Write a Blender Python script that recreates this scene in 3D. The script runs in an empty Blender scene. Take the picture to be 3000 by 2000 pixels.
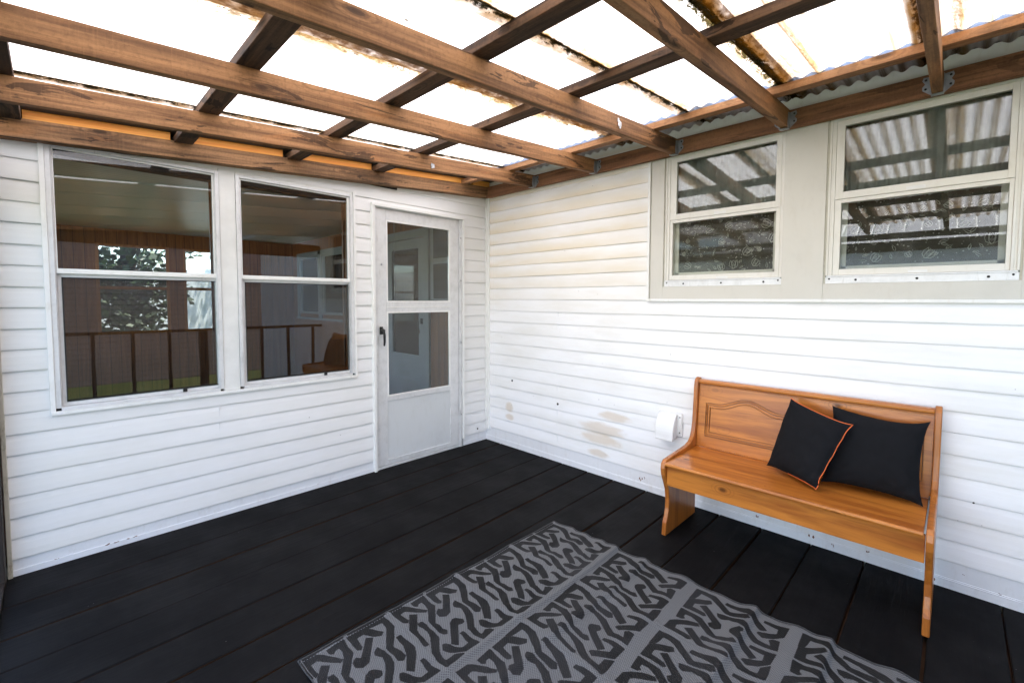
import bpy, math, random
from mathutils import Vector, Matrix
R = math.radians
rnd = random.Random(7)
scene = bpy.context.scene
col = scene.collection

# ------------------------------------------------------------------ camera
cam_d = bpy.data.cameras.new('camera')
cam = bpy.data.objects.new('camera', cam_d); col.objects.link(cam)
yaw, pitch, roll = 0.7992118, -0.0509032, 0.0035150
cy, sy, cp, sp = math.cos(yaw), math.sin(yaw), math.cos(pitch), math.sin(pitch)
f = Vector((sy*cp, cy*cp, sp)); r = Vector((cy, -sy, 0)); u = r.cross(f)
c_, s_ = math.cos(roll), math.sin(roll)
r, u = r*c_ + u*s_, u*c_ - r*s_
m = Matrix(((r.x, u.x, -f.x, -2.90075), (r.y, u.y, -f.y, -3.2294), (r.z, u.z, -f.z, 1.35007), (0, 0, 0, 1)))
cam.matrix_world = m
cam_d.sensor_width = 36; cam_d.lens = 15.855
cam_d.shift_x = -14.2/3000; cam_d.shift_y = -54.9/3000
cam_d.clip_start = 0.02; cam_d.clip_end = 500
scene.camera = cam

# ------------------------------------------------------------------ light
SUN_EL, SUN_AZ = 58.0, 72.0          # azimuth clockwise from +y
w = bpy.data.worlds.new('World'); scene.world = w; w.use_nodes = True
wn = w.node_tree.nodes; wl = w.node_tree.links
sky = wn.new('ShaderNodeTexSky'); sky.sky_type = 'NISHITA'; sky.sun_disc = False
sky.sun_elevation = R(SUN_EL); sky.sun_rotation = R(SUN_AZ)
wn['Background'].inputs['Strength'].default_value = 0.13
wl.new(sky.outputs[0], wn['Background'].inputs[0])
sd = bpy.data.lights.new('sun', 'SUN'); sd.energy = 4.6; sd.angle = R(0.5); sd.color = (1, .95, .88)
so = bpy.data.objects.new('sun', sd); col.objects.link(so)
dv = Vector((math.sin(R(SUN_AZ))*math.cos(R(SUN_EL)), math.cos(R(SUN_AZ))*math.cos(R(SUN_EL)), math.sin(R(SUN_EL))))
so.rotation_euler = dv.to_track_quat('Z', 'Y').to_euler(); so.location = dv*30
scene.view_settings.view_transform = 'Standard'; scene.view_settings.look = 'None'
scene.view_settings.gamma = 1; scene.view_settings.exposure = 2.55
scene.render.engine = 'CYCLES'
scene.cycles.max_bounces = 12; scene.cycles.transparent_max_bounces = 16
scene.cycles.diffuse_bounces = 6; scene.cycles.glossy_bounces = 5
scene.cycles.caustics_reflective = False; scene.cycles.caustics_refractive = False

# ------------------------------------------------------------------ node helpers
class NT:
    def __init__(s, name):
        s.m = bpy.data.materials.new(name); s.m.use_nodes = True
        s.t = s.m.node_tree; s.n = s.t.nodes; s.l = s.t.links
        s.b = s.n['Principled BSDF']; s.out = s.n['Material Output']
        s._pos = None
    def new(s, t, **k):
        x = s.n.new(t)
        for a, b in k.items(): setattr(x, a, b)
        return x
    def put(s, sock, v):
        if isinstance(v, bpy.types.NodeSocket): s.l.new(v, sock)
        elif v is not None:
            if sock.type == 'RGBA' and not isinstance(v, (int, float)) and len(v) == 3: v = (*v, 1)
            sock.default_value = v
    def math(s, op, a, b=0.0, c=None, clamp=False):
        x = s.new('ShaderNodeMath', operation=op, use_clamp=clamp)
        s.put(x.inputs[0], a); s.put(x.inputs[1], b)
        if c is not None: s.put(x.inputs[2], c)
        return x.outputs[0]
    def pos(s):
        if s._pos is None:
            g = s.new('ShaderNodeNewGeometry'); q = s.new('ShaderNodeSeparateXYZ')
            s.l.new(g.outputs['Position'], q.inputs[0]); s._pos = (q.outputs[0], q.outputs[1], q.outputs[2])
        return s._pos
    def vec(s, x, y, z):
        q = s.new('ShaderNodeCombineXYZ'); s.put(q.inputs[0], x); s.put(q.inputs[1], y); s.put(q.inputs[2], z); return q.outputs[0]
    def scaled(s, a, b, c, slope=0.0):
        x, y, z = s.pos()
        if slope: z = s.math('SUBTRACT', z, s.math('MULTIPLY', x, slope))
        return s.vec(s.math('MULTIPLY', x, a), s.math('MULTIPLY', y, b), s.math('MULTIPLY', z, c))
    def noise(s, v, scale=1.0, detail=4, rough=.55, dist=0.0):
        x = s.new('ShaderNodeTexNoise'); s.put(x.inputs['Vector'], v)
        x.inputs['Scale'].default_value = scale; x.inputs['Detail'].default_value = detail
        x.inputs['Roughness'].default_value = rough; x.inputs['Distortion'].default_value = dist
        return x.outputs[0]
    def ramp(s, v, a, b, lo=0.0, hi=1.0):
        x = s.new('ShaderNodeMapRange', interpolation_type='SMOOTHSTEP')
        s.put(x.inputs[0], v)
        for i, q in ((1, a), (2, b), (3, lo), (4, hi)): s.put(x.inputs[i], q)
        return x.outputs[0]
    def mix(s, fac, a, b, mode='MIX'):
        x = s.new('ShaderNodeMix', data_type='RGBA', blend_type=mode)
        s.put(x.inputs[0], fac); s.put(x.inputs[6], a); s.put(x.inputs[7], b); return x.outputs[2]
    def bump(s, h, strength=.3, dist=.01):
        x = s.new('ShaderNodeBump'); s.put(x.inputs['Height'], h); x.inputs['Strength'].default_value = strength
        x.inputs['Distance'].default_value = dist; s.l.new(x.outputs[0], s.b.inputs['Normal']); return x.outputs[0]
    def fin(s, color=None, rough=None, spec=None, metal=None):
        if color is not None: s.put(s.b.inputs['Base Color'], color)
        if rough is not None: s.put(s.b.inputs['Roughness'], rough)
        if spec is not None: s.put(s.b.inputs['Specular IOR Level'], spec)
        if metal is not None: s.put(s.b.inputs['Metallic'], metal)
        return s.m

def m_plain(name, c, rough=.5, var=.12, scale=8, bump=.0, metal=0, spec=.5):
    t = NT(name); n = t.noise(t.scaled(1, 1, 1), scale, 5)
    c2 = tuple(v*(1-var*2) for v in c)
    k = t.mix(t.ramp(n, .3, .7), c2, c)
    if bump: t.bump(t.noise(t.scaled(1, 1, 1), scale*12, 3), bump, .002)
    return t.fin(k, rough, spec, metal)

def m_wood(name, axis, light, dark, stain=.5, rough=.75, slope=0.0, knots=True, grain=1.0, bump=.35, coat=0):
    t = NT(name)
    lo, hi = 1.3, 34*grain
    sc = [hi]*3; sc['xyz'.index(axis)] = lo
    v = t.scaled(*sc, slope=slope)
    oi = t.new('ShaderNodeObjectInfo'); off = t.math('MULTIPLY', oi.outputs['Random'], 37.0)
    va = t.new('ShaderNodeVectorMath', operation='ADD'); t.put(va.inputs[0], v); t.put(va.inputs[1], t.vec(off, off, off)); v = va.outputs[0]
    g1 = t.noise(v, 1.0, 6, .6, .6)
    g2 = t.noise(v, 4.0, 3, .5, .2)
    sc2 = [5]*3; sc2['xyz'.index(axis)] = 1.1
    big = t.noise(t.scaled(*sc2, slope=slope), 1.0, 5, .65, .8)
    c = t.mix(t.ramp(g1, .32, .62), dark, light)
    c = t.mix(t.math('MULTIPLY', t.ramp(g2, .5, .75), .35), c, tuple(q*.6 for q in dark))
    if stain:
        sc4 = [9]*3; sc4['xyz'.index(axis)] = 2.2
        wm = t.noise(t.scaled(*sc4, slope=slope), 1.0, 4, .6, .4)
        c = t.mix(t.math('MULTIPLY', t.ramp(wm, .55, .72), .55), c, (light[0]*1.25, light[1]*1.02, light[2]*.8))
        c = t.mix(t.math('MULTIPLY', t.ramp(big, .50, .66), stain*.6), c, tuple(q*.5 for q in dark))
        sc7 = [13]*3; sc7['xyz'.index(axis)] = 2.6
        big2 = t.noise(t.scaled(*sc7, slope=slope), 1.0, 6, .6, 1.0)
        c = t.mix(t.math('MULTIPLY', t.ramp(big2, .59, .615), stain*1.15), c, tuple(q*.30 for q in dark))
        sc5 = [75]*3; sc5['xyz'.index(axis)] = 75
        saw = t.noise(t.scaled(*sc5, slope=slope), 1.0, 5, .75)
        c = t.mix(t.math('MULTIPLY', t.ramp(saw, .45, .75), .45), c, tuple(q*.45 for q in dark))
        sc6 = [6]*3; sc6['xyz'.index(axis)] = 160
        mill = t.noise(t.scaled(*sc6, slope=slope), 1.0, 2, .6)
        c = t.mix(t.math('MULTIPLY', t.ramp(mill, .5, .8), .09), c, tuple(min(1, q*1.7) for q in light))
    h = g1
    if knots:
        sc3 = [7.0]*3; sc3['xyz'.index(axis)] = 2.3 if stain else 4.2
        vo = t.new('ShaderNodeTexVoronoi'); vo.inputs['Scale'].default_value = 1.0
        va2 = t.new('ShaderNodeVectorMath', operation='ADD'); t.put(va2.inputs[0], t.scaled(*sc3, slope=slope)); t.put(va2.inputs[1], t.vec(off, off, off))
        t.put(vo.inputs['Vector'], va2.outputs[0])
        kd = vo.outputs['Distance']
        ring = t.math('SINE', t.math('MULTIPLY', kd, 85.0))
        near = t.ramp(kd, .10, .34, 1, 0)
        c = t.mix(t.math('MULTIPLY', t.math('MULTIPLY', near, t.ramp(ring, 0, 1)), .45), c, tuple(q*.6 for q in dark))
        c = t.mix(t.ramp(kd, .05, .10, .85, 0), c, tuple(q*.3 for q in dark))
    if bump: t.bump(t.math('ADD', h, t.math('MULTIPLY', saw, .8)) if stain else h, bump, .003)
    if coat: t.b.inputs['Coat Weight'].default_value = coat; t.b.inputs['Coat Roughness'].default_value = .18
    return t.fin(c, rough, .35)

def ellipse(t, a, b, a0, b0, ra, rb, n=None, k=.6):
    d = t.math('ADD', t.math('POWER', t.math('ABSOLUTE', t.math('DIVIDE', t.math('SUBTRACT', a, a0), ra)), 2.0),
               t.math('POWER', t.math('ABSOLUTE', t.math('DIVIDE', t.math('SUBTRACT', b, b0), rb)), 2.0))
    if n is not None: d = t.math('ADD', d, t.math('MULTIPLY', t.math('SUBTRACT', n, .5), k*3))
    return t.ramp(d, .2, 1.35, 1, 0)

def m_siding(name, right):
    t = NT(name); x, y, z = t.pos()
    h = y if right else x
    n1 = t.noise(t.scaled(1.3, 1.3, 6), 1.0, 5, .6)
    n2 = t.noise(t.scaled(6, 6, 40), 1.0, 4, .6)
    n3 = t.noise(t.scaled(30, 30, 30), 1.0, 4, .6)
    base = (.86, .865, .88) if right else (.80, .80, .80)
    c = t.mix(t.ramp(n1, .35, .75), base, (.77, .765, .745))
    c = t.mix(t.math('MULTIPLY', t.ramp(n2, .5, .8), .12), c, (.60, .57, .50))
    if right:
        ye = t.math('MULTIPLY', t.ramp(z, 1.15, 1.7), t.ramp(h, -1.9, -1.5))
        ye = t.math('MULTIPLY', ye, t.ramp(n1, .2, .7, .35, .95))
        cf = t.math('FRACT', t.math('DIVIDE', t.math('SUBTRACT', z, .130), .1016))
        ye = t.math('MULTIPLY', ye, t.ramp(cf, .0, .95, 1.15, .30))
        c = t.mix(t.math('MULTIPLY', ye, .85), c, (.74, .645, .48))
        for (a0, b0, ra, rb) in ((-1.43, .475, .14, .04), (-1.33, .365, .21, .05), (-1.31, .283, .19, .045), (-.32, .365, .05, .05), (-.33, .275, .06, .03), (-1.3, .17, .1, .03)):
            c = t.mix(t.math('MULTIPLY', ellipse(t, h, z, a0, b0, ra, rb, t.noise(t.scaled(9, 9, 30), 1.0, 3, .5), .5), .55), c, (.58, .46, .32))
    else:
        ye = t.math('MULTIPLY', t.ramp(z, .1, .0), .25)
        c = t.mix(t.math('MULTIPLY', t.ramp(h, -2.3, -3.05), .22), c, (.70, .69, .62))
    # little dark specks
    vo = t.new('ShaderNodeTexVoronoi'); t.put(vo.inputs['Vector'], t.scaled(9, 9, 9)); vo.inputs['Scale'].default_value = 1.0
    rs = t.new('ShaderNodeSeparateColor'); t.l.new(vo.outputs['Color'], rs.inputs[0])
    sp_ = t.math('MULTIPLY', t.ramp(vo.outputs['Distance'], .020, .032, 1, 0), t.math('GREATER_THAN', rs.outputs[0], .62))
    c = t.mix(t.math('MULTIPLY', sp_, .8), c, (.08, .07, .06))
    gr = t.noise(t.scaled(14, 14, 220), 1.0, 3, .5)
    wv = t.noise(t.scaled(1.7, 1.7, 2.5), 1.0, 2, .5)
    t.bump(t.math('ADD', t.math('MULTIPLY', gr, .10), t.math('MULTIPLY', wv, 1.2)), .35, .004)
    return t.fin(c, .42, .4)

def m_trim(name, c=(.80, .80, .79), rough=.45, dirt=.5, dc=(.42, .36, .24)):
    t = NT(name); n = t.noise(t.scaled(3, 3, 3), 1.6, 6, .65); n2 = t.noise(t.scaled(25, 25, 9), 1.0, 5, .7)
    k = t.mix(t.math('MULTIPLY', t.ramp(n2, .5, .78), dirt), c, dc)
    k = t.mix(t.math('MULTIPLY', t.ramp(n, .45, .8), .35), k, tuple(q*.8 for q in c))
    t.bump(n2, .12, .002)
    return t.fin(k, rough, .4)

def m_alum(name):
    t = NT(name); n = t.noise(t.scaled(8, 8, 8), 1.5, 6, .7); n2 = t.noise(t.scaled(60, 60, 8), 1.0, 4, .6)
    k = t.mix(t.ramp(n, .4, .75), (.74, .745, .75), (.62, .625, .625))
    k = t.mix(t.math('MULTIPLY', t.ramp(n2, .60, .78), .35), k, (.36, .34, .31))
    t.bump(n2, .1, .002)
    return t.fin(k, .5, .5, .25)

def m_glass(name, tint=(.85, .88, .87), rough=0.0, gain=1.0, dust=.0):
    t = NT(name); t.n.remove(t.b)
    tr = t.new('ShaderNodeBsdfTransparent'); tr.inputs[0].default_value = (*tint, 1)
    gl = t.new('ShaderNodeBsdfGlossy'); gl.inputs['Roughness'].default_value = rough; gl.inputs[0].default_value = (1, 1, 1, 1)
    fr = t.new('ShaderNodeFresnel'); fr.inputs['IOR'].default_value = 1.5
    fac = t.math('MULTIPLY', fr.outputs[0], 1.75*gain, clamp=True)
    wv = t.noise(t.scaled(2.5, 2.5, 2.5), 1.0, 1, .4)
    bp_ = t.new('ShaderNodeBump'); t.put(bp_.inputs['Height'], wv); bp_.inputs['Strength'].default_value = .05; bp_.inputs['Distance'].default_value = .01
    t.l.new(bp_.outputs[0], gl.inputs['Normal'])
    mx = t.new('ShaderNodeMixShader'); t.put(mx.inputs[0], fac); t.l.new(tr.outputs[0], mx.inputs[1]); t.l.new(gl.outputs[0], mx.inputs[2])
    o = mx.outputs[0]
    if dust:
        df = t.new('ShaderNodeBsdfDiffuse'); df.inputs[0].default_value = (.6, .6, .58, 1)
        m2 = t.new('ShaderNodeMixShader')
        dn = t.noise(t.scaled(4, 4, 4), 2.0, 6, .7)
        t.put(m2.inputs[0], t.math('MULTIPLY', t.ramp(dn, .4, .8), dust)); t.l.new(o, m2.inputs[1]); t.l.new(df.outputs[0], m2.inputs[2]); o = m2.outputs[0]
    t.l.new(o, t.out.inputs[0]); return t.m

def m_screen(name):
    t = NT(name); t.n.remove(t.b)
    tr = t.new('ShaderNodeBsdfTransparent'); tr.inputs[0].default_value = (.9, .9, .9, 1)
    df = t.new('ShaderNodeBsdfDiffuse'); df.inputs[0].default_value = (.035, .035, .035, 1)
    mx = t.new('ShaderNodeMixShader'); mx.inputs[0].default_value = .50
    t.l.new(tr.outputs[0], mx.inputs[1]); t.l.new(df.outputs[0], mx.inputs[2]); t.l.new(mx.outputs[0], t.out.inputs[0]); return t.m

def m_roof():
    t = NT('fiberglass'); x, y, z = t.pos(); t.n.remove(t.b)
    fib = t.noise(t.scaled(60, 60, 60), 1.0, 5, .7)
    str_ = t.noise(t.scaled(1.2, 55, 0), 1.0, 5, .65, .4)
    blotch = t.noise(t.scaled(5, 16, 0), 1.0, 6, .7, .3)
    fine = t.noise(t.scaled(22, 70, 0), 1.0, 6, .75, .5)
    wave = t.math('SINE', t.math('MULTIPLY', y, 2*math.pi/.068))
    val = t.ramp(wave, .2, -1.0)
    # dirt in the valleys, more of it on the far right sheets
    side = t.ramp(y, -2.45, -2.75)
    dirt = t.math('MULTIPLY', t.math('MULTIPLY', val, t.ramp(blotch, t.math('SUBTRACT', .38, t.math('MULTIPLY', side, .13)), .70)), t.math('ADD', .34, t.math('MULTIPLY', side, .66)))
    dirt = t.math('MAXIMUM', dirt, t.math('MULTIPLY', t.math('MULTIPLY', side, t.ramp(wave, .5, -.9)), t.ramp(str_, .35, .65, .45, .95)))
    c = t.mix(t.ramp(fib, .3, .8), (.90, .865, .86), (.81, .765, .735))
    c = t.mix(t.math('MULTIPLY', dirt, .9), c, (.20, .125, .045))
    for (y0, wd, amt, dk) in ((-.597, .026, .95, 1), (-1.545, .026, .95, .55), (-1.605, .034, .85, .12), (-2.10, .024, 1.0, .9), (-2.165, .036, .6, .08),
                              (-2.572, .032, 1.0, 1), (-2.625, .035, .7, .15), (-2.727, .018, .75, .2), (-3.09, .018, .9, .6), (-3.19, .022, .8, .25), (-1.09, .0035, .8, 1), (-.49, .0035, .8, 1), (-1.70, .0035, .7, .8), (-2.25, .003, .7, .8)):
        d = t.math('DIVIDE', t.math('ABSOLUTE', t.math('SUBTRACT', y, y0)), wd)
        mk = t.math('ADD', t.math('SUBTRACT', 1.35, d), t.math('MULTIPLY', t.math('SUBTRACT', fine, .5), 4.2))
        mk2 = t.math('MULTIPLY', t.ramp(mk, .0, 1.9), t.ramp(d, 1.0, 1.9, 1, 0))
        c = t.mix(t.math('MULTIPLY', t.math('MULTIPLY', t.ramp(d, .8, 2.6, 1, 0), t.ramp(blotch, .3, .6)), amt*.8), c, (.34, .20, .05))
        c = t.mix(t.math('MULTIPLY', mk2, amt), c, (.15, .062, .009))
        mk3 = t.math('MULTIPLY', t.ramp(mk, .75-.5*(dk > .8), 1.15-.4*(dk > .8)), t.ramp(d, .8, 1.5, 1, 0))
        c = t.mix(t.math('MULTIPLY', mk3, min(1, amt*dk)), c, (.022, .02, .008))
    # debris specks
    vo = t.new('ShaderNodeTexVoronoi'); t.put(vo.inputs['Vector'], t.scaled(5, 13, 0)); vo.inputs['Scale'].default_value = 1.0
    rs = t.new('ShaderNodeSeparateColor'); t.l.new(vo.outputs['Color'], rs.inputs[0])
    sp_ = t.math('MULTIPLY', t.ramp(vo.outputs['Distance'], .035, .06, 1, 0), t.math('GREATER_THAN', rs.outputs[0], .75))
    c = t.mix(t.math('MULTIPLY', sp_, .9), c, (.05, .035, .015))
    tl = t.new('ShaderNodeBsdfTranslucent'); t.put(tl.inputs[0], c)
    df = t.new('ShaderNodeBsdfDiffuse'); t.put(df.inputs[0], t.mix(1.0, c, (.62, .60, .59), 'MULTIPLY'))
    mx = t.new('ShaderNodeMixShader'); mx.inputs[0].default_value = .42
    t.l.new(tl.outputs[0], mx.inputs[1]); t.l.new(df.outputs[0], mx.inputs[2]); t.l.new(mx.outputs[0], t.out.inputs[0]); return t.m

def m_deck():
    t = NT('deck_paint'); x, y, z = t.pos()
    g = t.noise(t.scaled(1.2, 42, 42), 1.0, 6, .6, .5)
    g2 = t.noise(t.scaled(.5, 4, 4), 1.0, 4)
    n = t.noise(t.scaled(2.5, 2.5, 2.5), 1.5, 6, .65)
    c = t.mix(t.ramp(n, .35, .7), (.0049, .0047, .0050), (.0080, .0078, .0082))
    c = t.mix(t.math('MULTIPLY', t.ramp(g, .62, .72), .5), c, (.004, .004, .0045))
    vo = t.new('ShaderNodeTexVoronoi'); t.put(vo.inputs['Vector'], t.scaled(11, 11, 0)); vo.inputs['Scale'].default_value = 1.0
    rs = t.new('ShaderNodeSeparateColor'); t.l.new(vo.outputs['Color'], rs.inputs[0])
    sp_ = t.math('MULTIPLY', t.ramp(vo.outputs['Distance'], .012, .022, 1, 0), t.math('GREATER_THAN', rs.outputs[0], .55))
    c = t.mix(t.math('MULTIPLY', sp_, .7), c, (.30, .30, .30))
    # brown raw wood on the board edges
    c = t.mix(t.ramp(z, -.007, -.003, 1, 0), c, (.052, .025, .011))
    t.bump(t.math('ADD', g, t.math('MULTIPLY', g2, .6)), .55, .004)
    return t.fin(c, t.ramp(n, .3, .7, .72, .58), .08)

def m_rug():
    t = NT('rug_weave')
    at = t.new('ShaderNodeAttribute', attribute_name='pattern')
    x, y, z = t.pos()
    jag = t.noise(t.scaled(420, 60, 0), 1.0, 2, .7)
    w1 = t.math('SINE', t.math('MULTIPLY', t.math('ADD', x, t.math('MULTIPLY', y, .35)), 2*math.pi/.0115))
    w2 = t.math('SINE', t.math('MULTIPLY', t.math('SUBTRACT', y, t.math('MULTIPLY', x, .1)), 2*math.pi/.0085))
    d = t.math('ADD', at.outputs['Fac'], t.math('MULTIPLY', t.math('SUBTRACT', jag, .5), .006))
    k = t.ramp(d, -.0012, .0012, 1, 0)
    wv = t.ramp(t.math('MULTIPLY', w1, w2), -.2, .8)
    lt = t.mix(t.math('MULTIPLY', wv, .75), (.150, .152, .154), (.045, .046, .048))
    dk = t.mix(t.math('MULTIPLY', wv, .55), (.012, .012, .0122), (.026, .026, .0255))
    c = t.mix(k, lt, dk)
    big = t.noise(t.scaled(3, 3, 0), 1.0, 3)
    c = t.mix(t.math('MULTIPLY', t.ramp(big, .4, .7), .12), c, (.1, .1, .11))
    t.bump(wv, .6, .002)
    return t.fin(c, .7, .12)

def m_grass():
    t = NT('grass'); n = t.noise(t.scaled(1, 1, 1), 6, 8, .75); n2 = t.noise(t.scaled(1, 1, 1), .8, 4)
    c = t.mix(t.ramp(n, .3, .7), (.03, .045, .014), (.075, .10, .035)); c = t.mix(t.ramp(n2, .4, .7, 0, .4), c, (.14, .13, .05))
    t.bump(n, .8, .03); return t.fin(c, .9, .2)

def m_panel(name='wood_paneling', axis='h'):
    t = NT(name); x, y, z = t.pos()
    hh = t.math('ADD', x, y)
    g = t.noise(t.scaled(30, 30, 1.6), 1.0, 6, .6, .8)
    c = t.mix(t.ramp(g, .3, .7), (.20, .062, .016), (.34, .12, .032))
    fr_ = t.math('FRACT', t.math('MULTIPLY', hh, 1/.105))
    gr = t.ramp(t.math('ABSOLUTE', t.math('SUBTRACT', fr_, .5)), .465, .49)
    c = t.mix(gr, c, (.03, .012, .005))
    return t.fin(c, .4, .4)

def m_ceiling():
    t = NT('ceiling_boards'); x, y, z = t.pos()
    fr_ = t.math('FRACT', t.math('MULTIPLY', y, 1/.065))
    gr = t.ramp(t.math('ABSOLUTE', t.math('SUBTRACT', fr_, .5)), .42, .48)
    c = t.mix(gr, (.56, .55, .53), (.24, .24, .23)); return t.fin(c, .35, .5)

def m_neigh():
    t = NT('neighbour_siding'); x, y, z = t.pos()
    fr_ = t.math('FRACT', t.math('MULTIPLY', z, 1/.11))
    c = t.mix(t.ramp(fr_, 0, .16, 1, 0), (.24, .20, .195), (.06, .05, .05)); return t.fin(c, .6, .3)

M = {}
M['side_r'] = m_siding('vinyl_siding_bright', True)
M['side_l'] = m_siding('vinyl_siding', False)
M['trim'] = m_trim('white_vinyl_trim', (.82, .82, .80), .4, .25)
M['trim_d'] = m_trim('aged_white_trim', (.72, .70, .645), .5, .3, (.50, .44, .33))
M['trim_s'] = m_trim('dusty_skirting', (.76, .77, .79), .5, .3, (.50, .45, .40))
M['casing'] = m_trim('painted_casing', (.62, .60, .545), .5, .25, (.50, .45, .38))
M['dirty'] = m_trim('mildewed_channel', (.50, .48, .40), .6, .8, (.14, .11, .05))
M['alum'] = m_alum('weathered_aluminium')
M['kick'] = m_trim('kick_panel', (.62, .64, .65), .45, .2, (.45, .43, .38))
M['black'] = m_plain('black_plastic', (.012, .012, .012), .35)
M['gasket'] = m_plain('dark_gasket', (.02, .02, .02), .7)
M['screwhole'] = m_plain('screw_hole', (.01, .01, .01), .8)
M['glass'] = m_glass('window_glass', (.86, .89, .88), 0, .8, .015)
M['glass_r'] = m_glass('window_glass_right', (.93, .95, .93), .012, .72, .05)
M['glass_d'] = m_glass('screened_glass', (.92, .93, .90), .05, .20, .03)
M['glass_l'] = m_glass('lower_window_glass', (.84, .86, .84), 0, .62, .012)
M['glass_door'] = m_glass('door_glass', (.80, .82, .80), 0, .5, .012)
M['glass_in'] = m_glass('inner_glass', (.93, .95, .95), 0, .7, .02)
M['screen'] = m_screen('insect_screen')
M['joist'] = m_wood('weathered_joist', 'x', (.40, .200, .085), (.150, .068, .028), .7, .75, .0715)
M['joist2'] = m_wood('weathered_beam', 'x', (.34, .18, .085), (.100, .052, .026), .75, .8, .0715)
M['purlin'] = m_wood('dark_purlin', 'y', (.125, .066, .034), (.035, .019, .011), .7, .85)
M['purlin_o'] = m_wood('clean_purlin', 'y', (0.4032, 0.2100, 0.0966), (0.2520, 0.1134, 0.0462), .25, .7)
M['ledger'] = m_wood('ledger_wood', 'y', (.31, .145, .07), (.15, .064, .030), .4, .75)
M['block'] = m_wood('fresh_block', 'x', (.95, .42, .085), (.80, .28, .04), .0, .5, .0715)
M['pine'] = m_wood('varnished_pine', 'y', (.540, .190, .030), (.310, .088, .013), .0, .32, 0, True, .45, .06, .35)
M['pine_v'] = m_wood('varnished_pine_upright', 'z', (.450, .150, .025), (.270, .078, .012), .0, .32, 0, False, .7, .06, .35)
M['groove'] = m_plain('dark_routed_groove', (.20, .075, .02), .5)
M['steel'] = m_plain('galvanised_steel', (.40, .42, .44), .45, .15, 30, 0, .7)
M['roof'] = m_roof()
M['deck'] = m_deck()
M['subfloor'] = m_plain('raw_wood_below', (.09, .042, .02), .9)
M['rug'] = m_rug()
M['binding'] = m_plain('rug_binding', (.055, .057, .06), .7, .3, 150)
M['stitch'] = m_plain('rug_stitch', (.32, .33, .36), .7)
M['cloth'] = m_plain('black_cotton', (.0085, .0088, .0105), .9, .1, 30, .25, 0, .15)
M['cloth_w'] = m_plain('white_cotton', (.7, .7, .72), .9)
M['orange'] = m_plain('orange_piping', (.85, .16, .03), .6)
M['hood'] = m_plain('white_plastic', (.80, .80, .79), .3, .03)
M['post'] = m_plain('dark_brown_post', (.022, .014, .010), .6, .2, 12, .2)
M['rail'] = m_plain('dark_rail_wood', (.045, .03, .022), .7, .2, 12, .2)
M['grass'] = m_grass()
M['concrete'] = m_plain('concrete_step', (.26, .29, .36), .85, .15, 30, .3)
M['panel'] = m_panel()
M['jamb'] = m_wood('orange_jamb', 'z', (.50, .19, .045), (.34, .115, .025), 0, .4, 0, False)
M['ceil'] = m_ceiling()
M['infloor'] = m_plain('sunroom_carpet', (.20, .18, .15), .9)
M['neigh'] = m_neigh()
M['shingle'] = m_plain('metal_roofing', (.42, .42, .44), .4, .1, 4)
M['white'] = m_plain('white_paint', (.78, .78, .76), .5, .05)
M['indoor'] = m_plain('indoor_door_paint', (.34, .365, .40), .45, .04)
M['drape'] = m_plain('grey_drape', (.26, .275, .255), .9, .2, 6)
M['lace'] = m_plain('brown_lace_ground', (.065, .057, .042), .95, .15, 40)
M['thread'] = m_plain('pale_lace_thread', (.46, .45, .40), .9, .1)
M['leaf'] = m_plain('leaf_green', (.045, .085, .02), .6, .35, 2.5)
M['bark'] = m_plain('bark', (.10, .075, .055), .9, .3, 9, .4)
M['plaster'] = m_plain('pale_shed_wall', (.80, .80, .82), .8, .05, 3)
M['scuff'] = m_plain('peeling_paint_brown', (.20, .09, .055), .8)
M['shiny'] = m_plain('torn_foil', (.75, .76, .78), .25, .2, 60, 0, .3)
M['dark_in'] = m_plain('dark_room', (.03, .03, .03), .9)

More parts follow.
